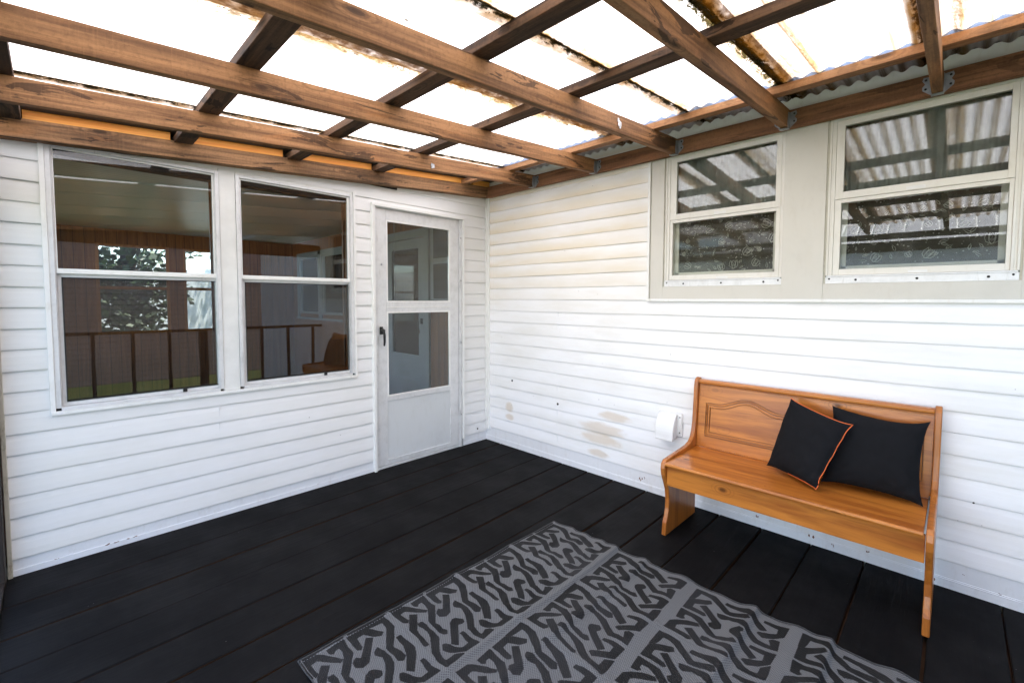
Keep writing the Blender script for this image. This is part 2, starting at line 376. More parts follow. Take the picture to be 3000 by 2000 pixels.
# ------------------------------------------------------------------ mesh helpers
class MB:
    def __init__(s): s.v = []; s.f = []; s.mi = []; s.sm = []
    def add(s, vs, fs, mi=0, sm=False):
        o = len(s.v); s.v += [tuple(v) for v in vs]
        for q in fs: s.f.append([o+i for i in q]); s.mi.append(mi); s.sm.append(sm)
    def hexa(s, p, mi=0):
        s.add(p, [(0, 3, 2, 1), (4, 5, 6, 7), (0, 1, 5, 4), (1, 2, 6, 5), (2, 3, 7, 6), (3, 0, 4, 7)], mi)
    def box(s, x0, x1, y0, y1, z0, z1, mi=0):
        x0, x1 = sorted((x0, x1)); y0, y1 = sorted((y0, y1)); z0, z1 = sorted((z0, z1))
        s.hexa([(x0, y0, z0), (x1, y0, z0), (x1, y1, z0), (x0, y1, z0), (x0, y0, z1), (x1, y0, z1), (x1, y1, z1), (x0, y1, z1)], mi)
        return s
    def wb(s, W, h0, h1, d0, d1, z0, z1, mi=0):      # W 'L': wall y=0 ; 'R': wall x=0 ; d = towards the porch
        if W == 'L': s.box(h0, h1, -d0, -d1, z0, z1, mi)
        else: s.box(-d0, -d1, h0, h1, z0, z1, mi)
        return s
    def prism(s, poly, off, mi=0):
        n = len(poly); off = Vector(off); a = [Vector(p) for p in poly]; b = [p+off for p in a]
        s.add(a+b, [tuple(range(n-1, -1, -1)), tuple(range(n, 2*n))]+[(i, (i+1) % n, n+(i+1) % n, n+i) for i in range(n)], mi)
        return s
    def tube(s, pts, rad, n=8, mi=0, closed=False, sm=True):
        pts = [Vector(p) for p in pts]; N = len(pts); vs = []; fs = []
        for i, p in enumerate(pts):
            a = pts[(i-1) % N] if (closed or i > 0) else p; b = pts[(i+1) % N] if (closed or i < N-1) else p
            t = (b-a).normalized() if (b-a).length > 1e-9 else Vector((0, 0, 1))
            k = Vector((0, 0, 1)) if abs(t.z) < .9 else Vector((1, 0, 0))
            e1 = t.cross(k).normalized(); e2 = t.cross(e1)
            rr = rad[i] if isinstance(rad, (list, tuple)) else rad
            for j in range(n):
                q = 2*math.pi*j/n; vs.append(p+(e1*math.cos(q)+e2*math.sin(q))*rr)
        rng = N if closed else N-1
        for i in range(rng):
            for j in range(n):
                fs.append((i*n+j, i*n+(j+1) % n, ((i+1) % N)*n+(j+1) % n, ((i+1) % N)*n+j))
        if not closed: fs += [tuple(range(n))[::-1], tuple((N-1)*n+j for j in range(n))]
        s.add(vs, fs, mi, sm); return s
    def build(s, name, mats, root=None, bevel=0, seg=2, attr=None):
        me = bpy.data.meshes.new(name)
        off = Vector((0, 0, 0)); r_ = root
        while r_ is not None: off += r_.location; r_ = r_.parent
        if root is None and s.v:
            xs = [v[0] for v in s.v]; ys = [v[1] for v in s.v]; zs = [v[2] for v in s.v]
            off = Vector(((min(xs)+max(xs))/2, (min(ys)+max(ys))/2, min(zs)))
            loc = off.copy()
        else: loc = Vector((0, 0, 0))
        me.from_pydata([tuple(Vector(v)-off) for v in s.v], [], s.f)
        if not isinstance(mats, (list, tuple)): mats = [mats]
        for m_ in mats: me.materials.append(m_)
        me.polygons.foreach_set('material_index', s.mi); me.polygons.foreach_set('use_smooth', s.sm)
        if attr is not None:
            a = me.attributes.new('pattern', 'FLOAT', 'POINT'); a.data.foreach_set('value', attr)
        me.validate(); me.update()
        import bmesh
        if attr is None:
            bm = bmesh.new(); bm.from_mesh(me)
            if bevel: bmesh.ops.remove_doubles(bm, verts=bm.verts, dist=1e-6)
            bmesh.ops.recalc_face_normals(bm, faces=bm.faces); bm.to_mesh(me); bm.free()
        o = bpy.data.objects.new(name, me); col.objects.link(o); o.location = loc
        if root is not None: o.parent = root
        if bevel:
            b = o.modifiers.new('bevel', 'BEVEL'); b.width = bevel; b.segments = seg; b.limit_method = 'ANGLE'; b.angle_limit = R(40)
        return o

def tag(o, label, cat=None, group=None):
    o['label'] = label
    if cat: o['category'] = cat
    if group: o['group'] = group
    return o
def thing(name, loc, label, cat, group=None):
    o = bpy.data.objects.new(name, None); o.empty_display_size = .1; col.objects.link(o); o.location = loc
    return tag(o, label, cat, group)
def struct(o): o['kind'] = 'structure'; return o
def B(W, h0, h1, d0, d1, z0, z1): return MB().wb(W, h0, h1, d0, d1, z0, z1)

# ------------------------------------------------------------------ ground and deck
g = MB(); g.box(-150, 150, -150, 150, -.50, -.45); struct(g.build('ground', M['grass']))

LGAP = [-.012, -.285, -.555, -.79, -1.045, -1.285, -1.50, -1.735, -1.975, -2.212, -2.457, -2.705, -2.943, -3.19, -3.432, -3.67, -3.79]
RGAP = [-.004, -.20, -.445, -.703, -.943, -1.20, -1.43, -1.70, -1.955, -2.206, -2.455, -2.702, -2.940, -3.19, -3.424, -3.66, -3.78]
g = MB()
X0, X1 = -3.10, -.003
for i in range(len(LGAP)-1):
    gp = .0045 if i else 0
    nseg = 24; top = []; 
    zoff = rnd.uniform(-.0015, .0015)
    ja = [rnd.uniform(-.0012, .0012) for _ in range(nseg+1)]; jb = [rnd.uniform(-.0012, .0012) for _ in range(nseg+1)]
    vs = []
    for k in range(nseg+1):
        t = k/nseg; x = X0+(X1-X0)*t
        tt = (x+2.5)/2.5
        ya = LGAP[i]+(RGAP[i]-LGAP[i])*tt - gp*(1+.5*math.sin(i*2.1+x*1.3)) + ja[k]
        yb = LGAP[i+1]+(RGAP[i+1]-LGAP[i+1])*tt + .0045*(1+.5*math.sin(i*3.7+x*1.1)) + jb[k]
        if i == 0: ya = 0.0
        w_ = abs(ya-yb)
        cup = .0012*math.sin(i*5.3)
        prof = [(ya, -.03), (ya, -.004), (ya-.004, zoff), (ya-w_*.5, zoff+cup), (yb+.004, zoff), (yb, -.004), (yb, -.03)]
        vs += [(x, a, b) for a, b in prof]
    fs = []
    for k in range(nseg):
        for j in range(6): fs.append((k*7+j, k*7+j+1, (k+1)*7+j+1, (k+1)*7+j))
    fs += [tuple(range(7)), tuple(nseg*7+j for j in range(6, -1, -1))]
    g.add(vs, fs)
fl = struct(g.build('floor', M['deck']))
g = MB(); g.box(-3.10, 0, -3.79, 0, -.10, -.034); struct(g.build('floor_base', M['subfloor']))
# edge board of the deck and the step outside it
tag(MB().box(-3.145, -3.103, -3.79, -.04, -.16, .022).build('edge_board', M['post'], None, .004), 'long dark edge board along the open left side of the black deck', 'edge board')
struct(MB().box(-4.6, -3.16, -3.9, 1.0, -.45, -.13).build('path', M['concrete']))

# ------------------------------------------------------------------ siding
D4 = .1016
def siding(W, h0, h1, zb, z1, openings, mat, name, root, hfloor=None, seed=0):
    g = MB(); k = 0
    pk = .0095 if W == 'R' else .0108
    pr = [(0, pk*.82), (.03, pk*.97), (.10, pk), (.35, pk*.9), (.7, pk*.62), (1, .0022)]
    def dz(t):
        for a, b in zip(pr, pr[1:]):
            if a[0] <= t <= b[0]: return a[1]+(b[1]-a[1])*(t-a[0])/(b[0]-a[0])
        return pr[-1][1]
    def P(h, d, z): return (h, -d, z) if W == 'L' else (-d, h, z)
    while zb+k*D4 < z1-1e-6:
        za = zb+k*D4; zt = min(za+D4, z1)
        zs = {za+q[0]*D4 for q in pr if za+q[0]*D4 <= zt}; zs.add(zt)
        for o in openings:
            for q in (o[2], o[3]):
                if za < q < zt: zs.add(q)
        zs = sorted(zs)
        for a, b in zip(zs, zs[1:]):
            if b-a < 1e-6: continue
            mid = (a+b)/2; segs = [(h0, h1)]
            if hfloor: segs = [(max(h0, hfloor(zt)), h1)] if hfloor(zt) < h1 else []
            for o in openings:
                if o[2] <= mid <= o[3]:
                    ns = []
                    for s0, s1 in segs:
                        if o[1] <= s0 or o[0] >= s1: ns.append((s0, s1)); continue
                        if o[0] > s0: ns.append((s0, o[0]))
                        if o[1] < s1: ns.append((o[1], s1))
                    segs = ns
            for s0, s1 in segs:
                n = max(1, int((s1-s0)/.16))
                for j in range(n):
                    q0 = s0+(s1-s0)*j/n; q1 = s0+(s1-s0)*(j+1)/n
                    def wob(h): return .0009*math.sin(h*3.1+k*1.9+seed)+.0006*math.sin(h*7.3+k*2.7)
                    def wz(h, z): return z+(.0009*math.sin(h*2.3+k*3.3+seed)+.0005*math.sin(h*9.1+k))*max(0, 1-(z-za)/D4*3)
                    da, db = dz((a-za)/D4), dz((b-za)/D4)
                    g.add([P(q0, da+wob(q0), wz(q0, a)), P(q1, da+wob(q1), wz(q1, a)), P(q1, db+wob(q1), wz(q1, b)), P(q0, db+wob(q0), wz(q0, b))], [(0, 1, 2, 3)])
                    if a == za:
                        g.add([P(q0, .0005, wz(q0, a)), P(q1, .0005, wz(q1, a)), P(q1, da+wob(q1), wz(q1, a)), P(q0, da+wob(q0), wz(q0, a))], [(0, 1, 2, 3)])
        k += 1
    return g.build(name, mat, root)

# ---- sunroom wall (left in the picture)
LW = thing('sunroom_wall', (-1.5, 0, 0), 'white vinyl clad porch wall with two storm windows and a glazed storm door, left of the corner', 'wall')
opL = [(-2.925, -1.32, .778, 2.135), (-1.188, -.291, -.01, 2.078)]
siding('L', -3.088, -.004, .083, 2.42, opL, M['side_l'], 'siding', LW, lambda z: (z-2.385)/.0695)
g = MB()
for a, b in ((-3.088, -1.188), (-.291, -.004)):
    g.wb('L', a, b, -.002, .0022, -.002, .083); g.wb('L', a, b, .0024, .006, .0, .030)
g.build('skirting_board', M['trim_s'], LW)
g = MB(); g.wb('L', -.020, .0, .0, .020, .105, 2.30); g.build('corner_trim', M['trim'], LW, .002)
g = MB(); g.wb('L', -3.096, -3.080, -.01, .02, .0, 2.10); g.build('end_trim', M['dirty'], LW, .002)
B('L', -3.098, -3.076, .02, .045, 1.635, 1.672).build('catch_plate', M['shiny'], LW, .003)
# solid wall core behind siding, with openings
def core(W, h0, h1, z0, z1, ops, d0, d1, mat, name, root):
    g = MB(); hs = sorted({h0, h1}|{o[0] for o in ops}|{o[1] for o in ops}); zs = sorted({z0, z1}|{o[2] for o in ops if o[2] > z0}|{o[3] for o in ops})
    for a, b in zip(hs, hs[1:]):
        for c, d in zip(zs, zs[1:]):
            mh, mz = (a+b)/2, (c+d)/2
            if any(o[0] < mh < o[1] and o[2] < mz < o[3] for o in ops): continue
            g.wb(W, a, b, d0, d1, c, d)
    return g.build(name, mat, root)
core('L', -3.09, 0, 0, 2.06, opL, -.085, -.004, M['dark_in'], 'wall_core', LW)
MB().prism([(-3.09, .004, 2.06), (0, .004, 2.06), (0, .004, 2.36), (-3.09, .004, 2.15)], (0, .081, 0)).build('wall_top', M['dark_in'], LW)
core('L', -3.09, -.07, 0, 2.30, [(-2.885, -2.21, .82, 2.11), (-2.065, -1.365, .82, 2.11), (-1.15, -.335, -.01, 2.06)], -.10, -.086, M['panel'], 'wood_paneling', LW)
g = MB()   # channel strip round the window pair
g.wb('L', -2.928, -2.908, .0, .022, .765, 2.115); g.wb('L', -1.334, -1.317, .0, .022, .765, 2.14); g.wb('L', -2.926, -1.319, .0, .024, .764, .782)
g.build('window_channel', M['trim'], LW, .0015)
g = MB(); g.wb('L', -2.180, -2.092, -.03, .010, .783, 2.15); g.build('mullion_post', M['white'], LW, .003)
g = MB(); g.wb('L', -2.180, -1.335, -.03, .006, 2.1165, 2.19); g.wb('L', -2.925, -2.181, -.03, .006, 2.1165, 2.17); g.build('head_board', M['trim'], LW, .002)

def storm_window(h0, h1, gh0, gh1, vh0, vh1, label):
    ztop = 2.116
    fr = MB()
    fr.wb('L', h0, h0+(.020), -.045, .016, .796, ztop); fr.wb('L', h1-.020, h1, -.045, .016, .796, ztop)
    fr.wb('L', h0+.020, h1-.020, -.045, .014, 2.098, ztop); fr.wb('L', h0+.020, h1-.020, -.045, .018, .783, .800)
    fr.wb('L', h0+.020, h0+.0245, -.045, .009, .80, 2.098); fr.wb('L', h1-.0245, h1-.020, -.045, .009, .80, 2.098)
    W_ = fr.build('window', M['alum'], LW, .0012)
    tag(W_, label)
    g = MB()
    g.wb('L', h0+.025, gh0, -.012, .004, 1.478, 2.096); g.wb('L', gh1, h1-.025, -.012, .004, 1.478, 2.096)
    g.wb('L', gh0, gh1, -.012, .003, 2.088, 2.097); g.wb('L', h0+.025, h1-.025, -.012, .008, 1.474, 1.4985)
    g.build('upper_sash', M['trim'], W_, .001)
    g = MB()
    g.wb('L', h0+.025, vh0, -.030, -.014, .80, 1.474); g.wb('L', vh1, h1-.025, -.030, -.014, .80, 1.474)
    g.wb('L', vh0, vh1, -.030, -.010, 1.456, 1.474); g.wb('L', vh0, vh1, -.030, -.012, .801, .820)
    g.build('lower_sash', M['alum'], W_, .001)
    B('L', vh0, vh0+.0035, -.0135, -.0100, .820, 1.456).wb('L', vh1-.0035, vh1, -.0135, -.0100, .820, 1.456).wb('L', vh0, vh1, -.0135, -.0098, .820, .826).wb('L', vh0, vh1, -.0135, -.0098, 1.452, 1.456).build('gasket', M['gasket'], W_)
    B('L', gh0-.004, gh1+.004, -.006, -.003, 1.49, 2.093).build('upper_pane', M['glass'], W_)
    B('L', vh0-.004, vh1+.004, -.024, -.021, .81, 1.46).build('lower_pane', M['glass_l'], W_)
    g = MB(); g.add([(vh0, .028, .82), (vh1, .028, .82), (vh1, .028, 1.456), (vh0, .028, 1.456)], [(0, 1, 2, 3)]); g.build('insect_screen', M['screen'], W_)
    # jambs of orange wood inside
    j = MB(); j.wb('L', h0+.004, h0+.022, -.13, -.046, .80, 2.11); j.wb('L', h1-.022, h1-.004, -.13, -.046, .80, 2.11); j.wb('L', h0+.022, h1-.022, -.13, -.046, .80, .815); j.wb('L', h0+.022, h1-.022, -.13, -.046, 2.095, 2.11)
    j.build('jamb', M['jamb'], W_)
    c = MB(); c.wb('L', vh0+.36*(vh1-vh0)*2, vh0+.36*(vh1-vh0)*2+.02, -.012, .002, .803, .824); c.build('latch', M['black'], W_, .002)
    return W_
storm_window(-2.908, -2.181, -2.877, -2.213, -2.867, -2.197, 'larger storm window at the far left')
storm_window(-2.091, -1.335, -2.060, -1.375, -2.047, -1.367, 'storm window between the post and the door')

# door
g = MB(); g.wb('L', -1.190, -1.168, .0, .030, .0, 2.072); g.wb('L', -.306, -.289, .0, .030, .07, 2.072); g.wb('L', -1.192, -.286, .0, .033, 2.062, 2.086)
g.build('door_channel', M['trim'], LW, .002)
g = MB(); g.wb('L', -1.168, -1.146, -.06, .012, .0, 2.062); g.wb('L', -.341, -.306, -.06, .012, .0, 2.062); g.wb('L', -1.146, -.341, -.06, .010, 2.056, 2.062)
g.wb('L', -.335, -.329, .012, .020, .02, 2.05); g.build('door_jamb', M['alum'], LW, .0015)
g = MB(); g.wb('L', -1.146, -.341, -.08, .006, 0.0, .018); g.build('threshold', M['alum'], LW, .002)
g = MB()
g.wb('L', -1.143, -1.062, -.030, .004, .022, 2.054); g.wb('L', -.437, -.344, -.030, .004, .022, 2.054)
g.wb('L', -1.062, -.437, -.030, .0035, 1.970, 2.054); g.wb('L', -1.062, -.437, -.030, .006, 1.252, 1.326); g.wb('L', -1.062, -.437, -.030, .0035, .538, .573)
g.wb('L', -1.062, -.437, -.030, .0035, .022, .062)
DR = g.build('storm_door', M['alum'], LW, .002); tag(DR, 'white aluminium storm door with two panes and a kick panel')
g = MB()
for z0, z1 in ((1.326, 1.970), (.573, 1.252)):
    g.wb('L', -1.062, -1.050, -.006, .0075, z0, z1); g.wb('L', -.449, -.437, -.006, .0075, z0, z1); g.wb('L', -1.050, -.449, -.006, .0075, z1-.012, z1); g.wb('L', -1.050, -.449, -.006, .0085, z0, z0+.012)
g.wb('L', -1.062, -.437, .006, .009, 1.284, 1.290)
g.build('glazing_bead', M['trim'], DR, .001)
B('L', -1.052, -.447, -.012, -.008, 1.334, 1.962).build('upper_pane', M['glass_door'], DR)
B('L', -1.052, -.447, -.012, -.008, .583, 1.244).build('lower_pane', M['glass_door'], DR)
B('L', -1.0615, -.4375, -.02, -.004, .0625, .5375).build('kick_panel', M['kick'], DR)
g = MB(); g.wb('L', -1.126, -1.100, .0045, .016, 1.075, 1.135); g.tube([(-1.113, -.018, 1.115), (-1.113, -.046, 1.108), (-1.110, -.052, 1.07), (-1.106, -.046, 1.02), (-1.104, -.036, .985)], [.012, .012, .010, .009, .007], 10)
g.build('handle', M['black'], DR, .003)
g = MB()
for z in (.35, 1.0, 1.55, 1.85): g.tube([(-.337, -.018, z-.05), (-.337, -.018, z+.05)], .006, 8)
for z in (.30, .96, 1.52, 1.9): g.tube([(-.322, -.012, z), (-.322, -.0145, z)], .005, 8, 1)
g.build('hinge', [M['alum'], M['gasket']], DR)
g = MB(); g.tube([(-1.103, -.004, 1.62), (-1.103, -.006, 1.62)], .008, 12); g.build('lock_button', M['steel'], DR)
def hole(W, h, z, r_=.0085, d=.0075):
    g = MB(); P = (lambda dd: (h, -dd, z)) if W == 'L' else (lambda dd: (-dd, h, z))
    g.tube([P(d-.004), P(d+.0018)], r_, 14); return g
hole('L', -.121, .124, .009).build('screw_hole', M['screwhole'], LW)
# seams where siding lengths lap
g = MB(); g.wb('L', -2.2112, -2.2096, -.0, .0098, .492, .689); g.build('lap_seam', M['trim_s'], LW)

# ---- house wall (right in the picture)
RW = thing('house_wall', (0, -2.0, 0), 'bright white vinyl clad house wall with two high windows, right of the corner', 'wall')
opR = [(-3.80, -1.70, 1.352, 2.46)]
siding('R', -3.80, -.050, .130-0*D4, 2.46, opR, M['side_r'], 'siding', RW, None, 2.0)
g = MB(); g.wb('R', -3.80, -.004, -.002, .003, -.002, .131); g.wb('R', -3.80, -.0, .0032, .0075, .0, .043); g.wb('R', -3.80, -.0, .0032, .0055, .043, .049)
g.build('skirting_board', M['trim_s'], RW)
g = MB(); g.wb('R', -.056, -.034, .0, .020, .112, 2.30); g.wb('R', -.034, -.0205, .0, .010, .112, 2.30); g.build('corner_trim', M['trim'], RW, .002)
core('R', -3.80, .0, 0, 2.6, [(-2.515, -1.80, 1.44, 2.31), (-3.425, -2.72, 1.44, 2.31)], -.10, -.004, M['dark_in'], 'wall_core', RW)
g = MB(); g.wb('R', -3.80, -1.70, .0, .020, 1.342, 1.360); g.wb('R', -1.700, -1.682, .0, .022, 1.342, 2.30)
g.build('casing_channel', M['trim'], RW, .0015)
g = MB(); g.wb('R', -1.709, -1.7005, .0, .008, 1.362, 2.29); g.build('mildew_joint', M['dirty'], RW)
g = MB()
g.wb('R', -1.800, -1.709, -.004, .017, 1.3605, 2.30)
g.wb('R', -2.7125, -2.5135, -.004, .0195, 1.3605, 2.30)
g.wb('R', -3.80, -3.427, -.004, .017, 1.3605, 2.30)
g.wb('R', -2.5135, -1.800, -.004, .0165, 1.3605, 1.441); g.wb('R', -3.427, -2.7125, -.004, .0165, 1.3605, 1.441)
g.build('casing_board', M['casing'], RW, .0012)
g = MB(); g.wb('R', -2.722, -2.7125, -.02, .010, 1.4415, 2.295); g.wb('R', -3.427, -3.419, -.02, .010, 1.4415, 2.295); g.wb('R', -1.809, -1.800, -.02, .006, 1.4415, 2.295)
g.build('caulk_joint', M['dirty'], RW)

def house_window(a, b, ga, gb, la, lb, label, lower_lace):
    # a > b : a is nearer the corner. sill, frame, sashes
    fr = MB()
    for i, (w0, w1, dd) in enumerate(((0, .009, .012), (.009, .018, .006), (.018, .028, .009))):
        fr.wb('R', a-w1, a-w0, -.05, dd, 1.484, 2.30); fr.wb('R', b+w0, b+w1, -.05, dd, 1.484, 2.30)
    fr.wb('R', b+.028, a-.028, -.05, .010, 2.285, 2.30)
    W_ = fr.build('window', M['trim_d'], RW, .001); tag(W_, label)
    g = MB(); g.wb('R', b, a, -.05, .013, 1.4415, 1.476); g.wb('R', b+.004, a-.004, -.05, .016, 1.476, 1.4835); g.build('sill', M['alum'], W_, .001)
    g = MB()
    for q in (.16, .5, .84): g.tube([(-.0125, b+(a-b)*q-.02, 1.459), (-.0142, b+(a-b)*q-.02, 1.459)], .0055, 12)
    for q in (.025, .975): g.tube([(-.0125, b+(a-b)*q, 1.466), (-.0142, b+(a-b)*q, 1.466)], .0045, 12)
    g.build('weep_hole', M['screwhole'], W_)
    A, Bb = a-.0285, b+.0285
    g = MB(); g.wb('R', ga, A, -.02, .005, 1.882, 2.285); g.wb('R', Bb, gb, -.02, .005, 1.882, 2.285)
    g.wb('R', gb, ga, -.02, .0045, 2.256, 2.285); g.wb('R', gb, ga, -.02, .0045, 1.882, 1.918)
    g.build('upper_sash', M['trim_d'], W_, .001)
    g = MB(); g.wb('R', la, A, -.03, .003, 1.485, 1.880); g.wb('R', Bb, lb, -.03, .003, 1.485, 1.880)
    g.wb('R', lb, la, -.03, .0025, 1.861, 1.880); g.wb('R', lb, la, -.03, .0025, 1.485, 1.516)
    g.build('lower_sash', M['trim_d'], W_, .001)
    g = MB(); mid = (a+b)/2; g.wb('R', mid-.035, mid+.035, .0048, .0056, 1.886, 1.902); g.wb('R', mid-.055, mid+.015, .0028, .0036, 1.488, 1.500); g.build('lock_plate', M['white'], W_)
    B('R', gb-.004, ga+.004, -.010, -.007, 1.914, 2.260).build('upper_pane', M['glass_r'], W_)
    B('R', lb-.004, la+.004, -.016, -.013, 1.512, 1.865).build('lower_pane', M['glass_r'] if lower_lace else M['glass_d'], W_)
    # folded grey drape seen in the upper pane
    g = MB(); n = 90; vs = []
    for i in range(n+1):
        h = b+(a-b)*i/n; dd = -.075-.012*math.sin(i*.75)-.007*math.sin(i*1.9+1)
        vs += [(-dd, h, 1.86), (-dd, h, 2.30)]
    g.add(vs, [(2*i, 2*i+1, 2*i+3, 2*i+2) for i in range(n)], 0, True); g.build('drape', M['drape'], W_)
    # inner pale frame that shows behind the lower pane
    g = MB(); g.wb('R', la-.022, la+.02, -.058, -.045, 1.50, 1.88); g.wb('R', lb-.02, lb+.022, -.058, -.045, 1.50, 1.88); g.wb('R', lb, la, -.058, -.045, 1.50, 1.535)
    g.build('inner_frame', M['casing'], W_)
    g = MB(); g.wb('R', lb-.03, la+.03, -.070, -.066, 1.49, 1.90); g.build('lace_curtain', M['lace'], W_)
    # lace flowers
    g = MB(); rr = random.Random(int(abs(a)*100))
    def P(h, z): return (.0630, h, z)
    def stroke(pts, w_=.0016): g.tube([P(*q) for q in pts], w_, 4)
    def tulip(h, z, s, ang):
        ca, sa = math.cos(ang), math.sin(ang)
        def T(x, y): return (h+(x*ca-y*sa)*s, z+(x*sa+y*ca)*s)
        for k_ in (-1, -.45, .45, 1):
            stroke([T(0, -1), T(k_*.75, -.55), T(k_*.95, .1), T(k_*.72, .95)])
        stroke([T(-.72, .95), T(-.35, .3), T(0, .9), T(.35, .3), T(.72, .95)])
        stroke([T(-.45, .5), T(-.2, -.4), T(0, .35), T(.2, -.4), T(.45, .5)])
        for k_ in (0.2, .5, .8): stroke([T(-.3*k_, -.6+k_*.6), T(.3*k_, -.6+k_*.6)], .0006)
    def leafy(h, z, s, ang):
        ca, sa = math.cos(ang), math.sin(ang)
        def T(x, y): return (h+(x*ca-y*sa)*s, z+(x*sa+y*ca)*s)
        stroke([T(0, 0), T(.35, .5), T(.25, 1.2), T(0, 2), T(-.28, 1.1), T(-.2, .4), T(0, 0)])
    nx = 6
    for i in range(nx):
        for j in range(4):
            h = lb+(la-lb)*(i+.5+.35*(j % 2)-.15)/nx+rr.uniform(-.03, .03); z = 1.565+.082*j+rr.uniform(-.02, .02)
            if rr.random() < .62: tulip(h, z, rr.uniform(.013, .030), rr.uniform(-1.1, 1.1))
            for q in range(2): leafy(h+rr.uniform(.03, .07)*rr.choice((-1, 1)), z+rr.uniform(-.04, .03), rr.uniform(.010, .018), rr.uniform(-2.2, 2.2))
    for i in range(170):
        h = rr.uniform(lb+.02, la-.02); z = rr.uniform(1.54, 1.86); s = rr.uniform(.002, .0045)
        g.prism([P(h-s, z), P(h, z-s*.6), P(h+s, z), P(h, z+s*rr.uniform(.6, 1.3))], (-.0008, 0, 0))
    g.build('lace_flowers', M['thread'], W_)
    return W_
house_window(-1.809, -2.5135, -1.880, -2.468, -1.857, -2.473, 'smaller window nearer the corner', False)
house_window(-2.722, -3.419, -2.785, -3.369, -2.779, -3.376, 'window at the right edge above the bench', True)
for i, (h, z) in enumerate(((-.358, .615), (-.892, .488), (-3.321, .435))): hole('R', h, z, .0095 if i < 2 else .004).build('screw_hole', M['screwhole'], RW)
g = MB(); g.wb('R', -.8915, -.8900, .0, .0078, 1.146, 1.248); g.wb('R', -.8885, -.8870, .0, .0078, 1.045, 1.145); g.wb('R', -.8915, -.8900, .0, .0078, .231+.1016*2+.1, .842-.1); g.wb('R', -.8915, -.8900, .0, .0078, .131, .435)
g.build('lap_seam', M['trim_s'], RW)
g = MB(); g.wb('R', -3.8, -.03, -.002, .004, 2.32, 2.47); g.wb('R', -3.8, -.03, .0045, .016, 2.398, 2.412); g.build('fascia', M['trim'], RW)
# scuffs of brown paint on the skirting
g = MB(); rr = random.Random(3)
for (h, z, s) in ((-1.66, .075, .018), (-1.69, .085, .010), (-1.93, .06, .014), (-1.96, .03, .012), (-2.42, .06, .014), (-2.70, .045, .018), (-2.80, .03, .010), (-2.95, .05, .010), (-3.20, .03, .012), (-3.42, .05, .006), (-3.30, .09, .005)):
    for q in range(3):
        hh = h+rr.uniform(-s, s)*.8; zz = z+rr.uniform(-s, s)*.8; n = 9
        g.prism([(-.0034-.0045*(zz < .05), hh+s*(.2+.6*rr.random())*.45*math.cos(2*math.pi*k/n), zz+s*(.3+.9*rr.random())*.55*math.sin(2*math.pi*k/n)) for k in range(n)], (-.0006, 0, 0))
g.build('paint_scuff', M['scuff'], RW)
g = MB()
for (h, z, s) in ((-2.72, .045, .02), (-2.64, .048, .015), (-2.93, .05, .008), (-1.62, .05, .006)):
    for q in range(4):
        hh = h+rr.uniform(-s, s)*1.4; zz = z+rr.uniform(-.3, .3)*s; n = 8
        g.prism([(hh+s*(.4+.6*rr.random())*.5*math.cos(2*math.pi*k/n), -.0062, zz*.6+s*.2*(.3+.7*rr.random())*math.sin(2*math.pi*k/n)) for k in range(n)], (0, -.0006, 0))
g.build('paint_scuff', M['scuff'], LW)

# ------------------------------------------------------------------ porch roof
PR = thing('porch_roof', (-1.5, -1.9, 2.2), 'lean-to porch roof of brown joists under pale corrugated fibreglass sheets', 'roof')
SL = .0715
def zt(x): return 2.388+SL*x           # top of joists
def slope_box(x0, x1, y0, y1, lo, hi, jit=0, n=1):
    g = MB(); vs = []; n = max(n, 1)
    for k in range(n+1):
        x = x0+(x1-x0)*k/n; a = zt(x)+lo+(rnd.uniform(-jit, jit) if jit else 0); b = zt(x)+hi+(rnd.uniform(-jit, jit) if jit else 0)
        q = rnd.uniform(-jit, jit) if jit else 0
        vs += [(x, y0+q, a), (x, y1+q, a), (x, y1+q, b), (x, y0+q, b)]
    fs = [(0, 1, 2, 3), tuple(n*4+j for j in (3, 2, 1, 0))]
    for k in range(n):
        for j in range(4): fs.append((k*4+j, (k+1)*4+j, (k+1)*4+(j+1) % 4, k*4+(j+1) % 4))
    g.add(vs, fs); return g
for i, y in enumerate((-.661, -1.271, -1.891, -2.521, -3.133, -3.745)):
    j = slope_box(-3.25, -.066, y-.019, y+.019, -.096, 0, .0007, 22).build('joist', M['joist'], PR, .003); j.location.z += (0, 0, 0, .006, 0, 0)[i]
wbm = slope_box(-3.25, -.002, -.080, -.002, -.092, 0.0, .0007, 22)
wbm.v = [(x, y, z+.004+.0022*max(0, -x)) for x, y, z in wbm.v]; wbm.build('wall_beam', M['joist2'], PR, .003)
MB().box(-.062, -.026, -3.80, -.081, 2.290, 2.388).build('ledger', M['ledger'], PR, .003)
def purlin(x0, x1, mat, skew=0.0):
    g = MB(); n = 20; vs = []
    for k in range(n+1):
        y = -.0-3.85*k/n; s0 = skew*(y+1.9)
        a = x0+s0+rnd.uniform(-.001, .001); b = x1+s0+rnd.uniform(-.001, .001)
        vs += [(a, y, zt(a)+.0005), (b, y, zt(b)+.0005), (b, y, zt(b)+.039), (a, y, zt(a)+.039)]
    fs = [(0, 1, 2, 3), tuple(n*4+j for j in (3, 2, 1, 0))]
    for k in range(n):
        for j in range(4): fs.append((k*4+j, (k+1)*4+j, (k+1)*4+(j+1) % 4, k*4+(j+1) % 4))
    g.add(vs, fs); return g.build('purlin', mat, PR, .003)
purlin(-.388, -.318, M['purlin_o'], .012)
purlin(-1.205, -1.115, M['purlin']); purlin(-1.785, -1.697, M['purlin'], -.012); purlin(-2.400, -2.315, M['purlin']); purlin(-3.06, -2.975, M['purlin'])
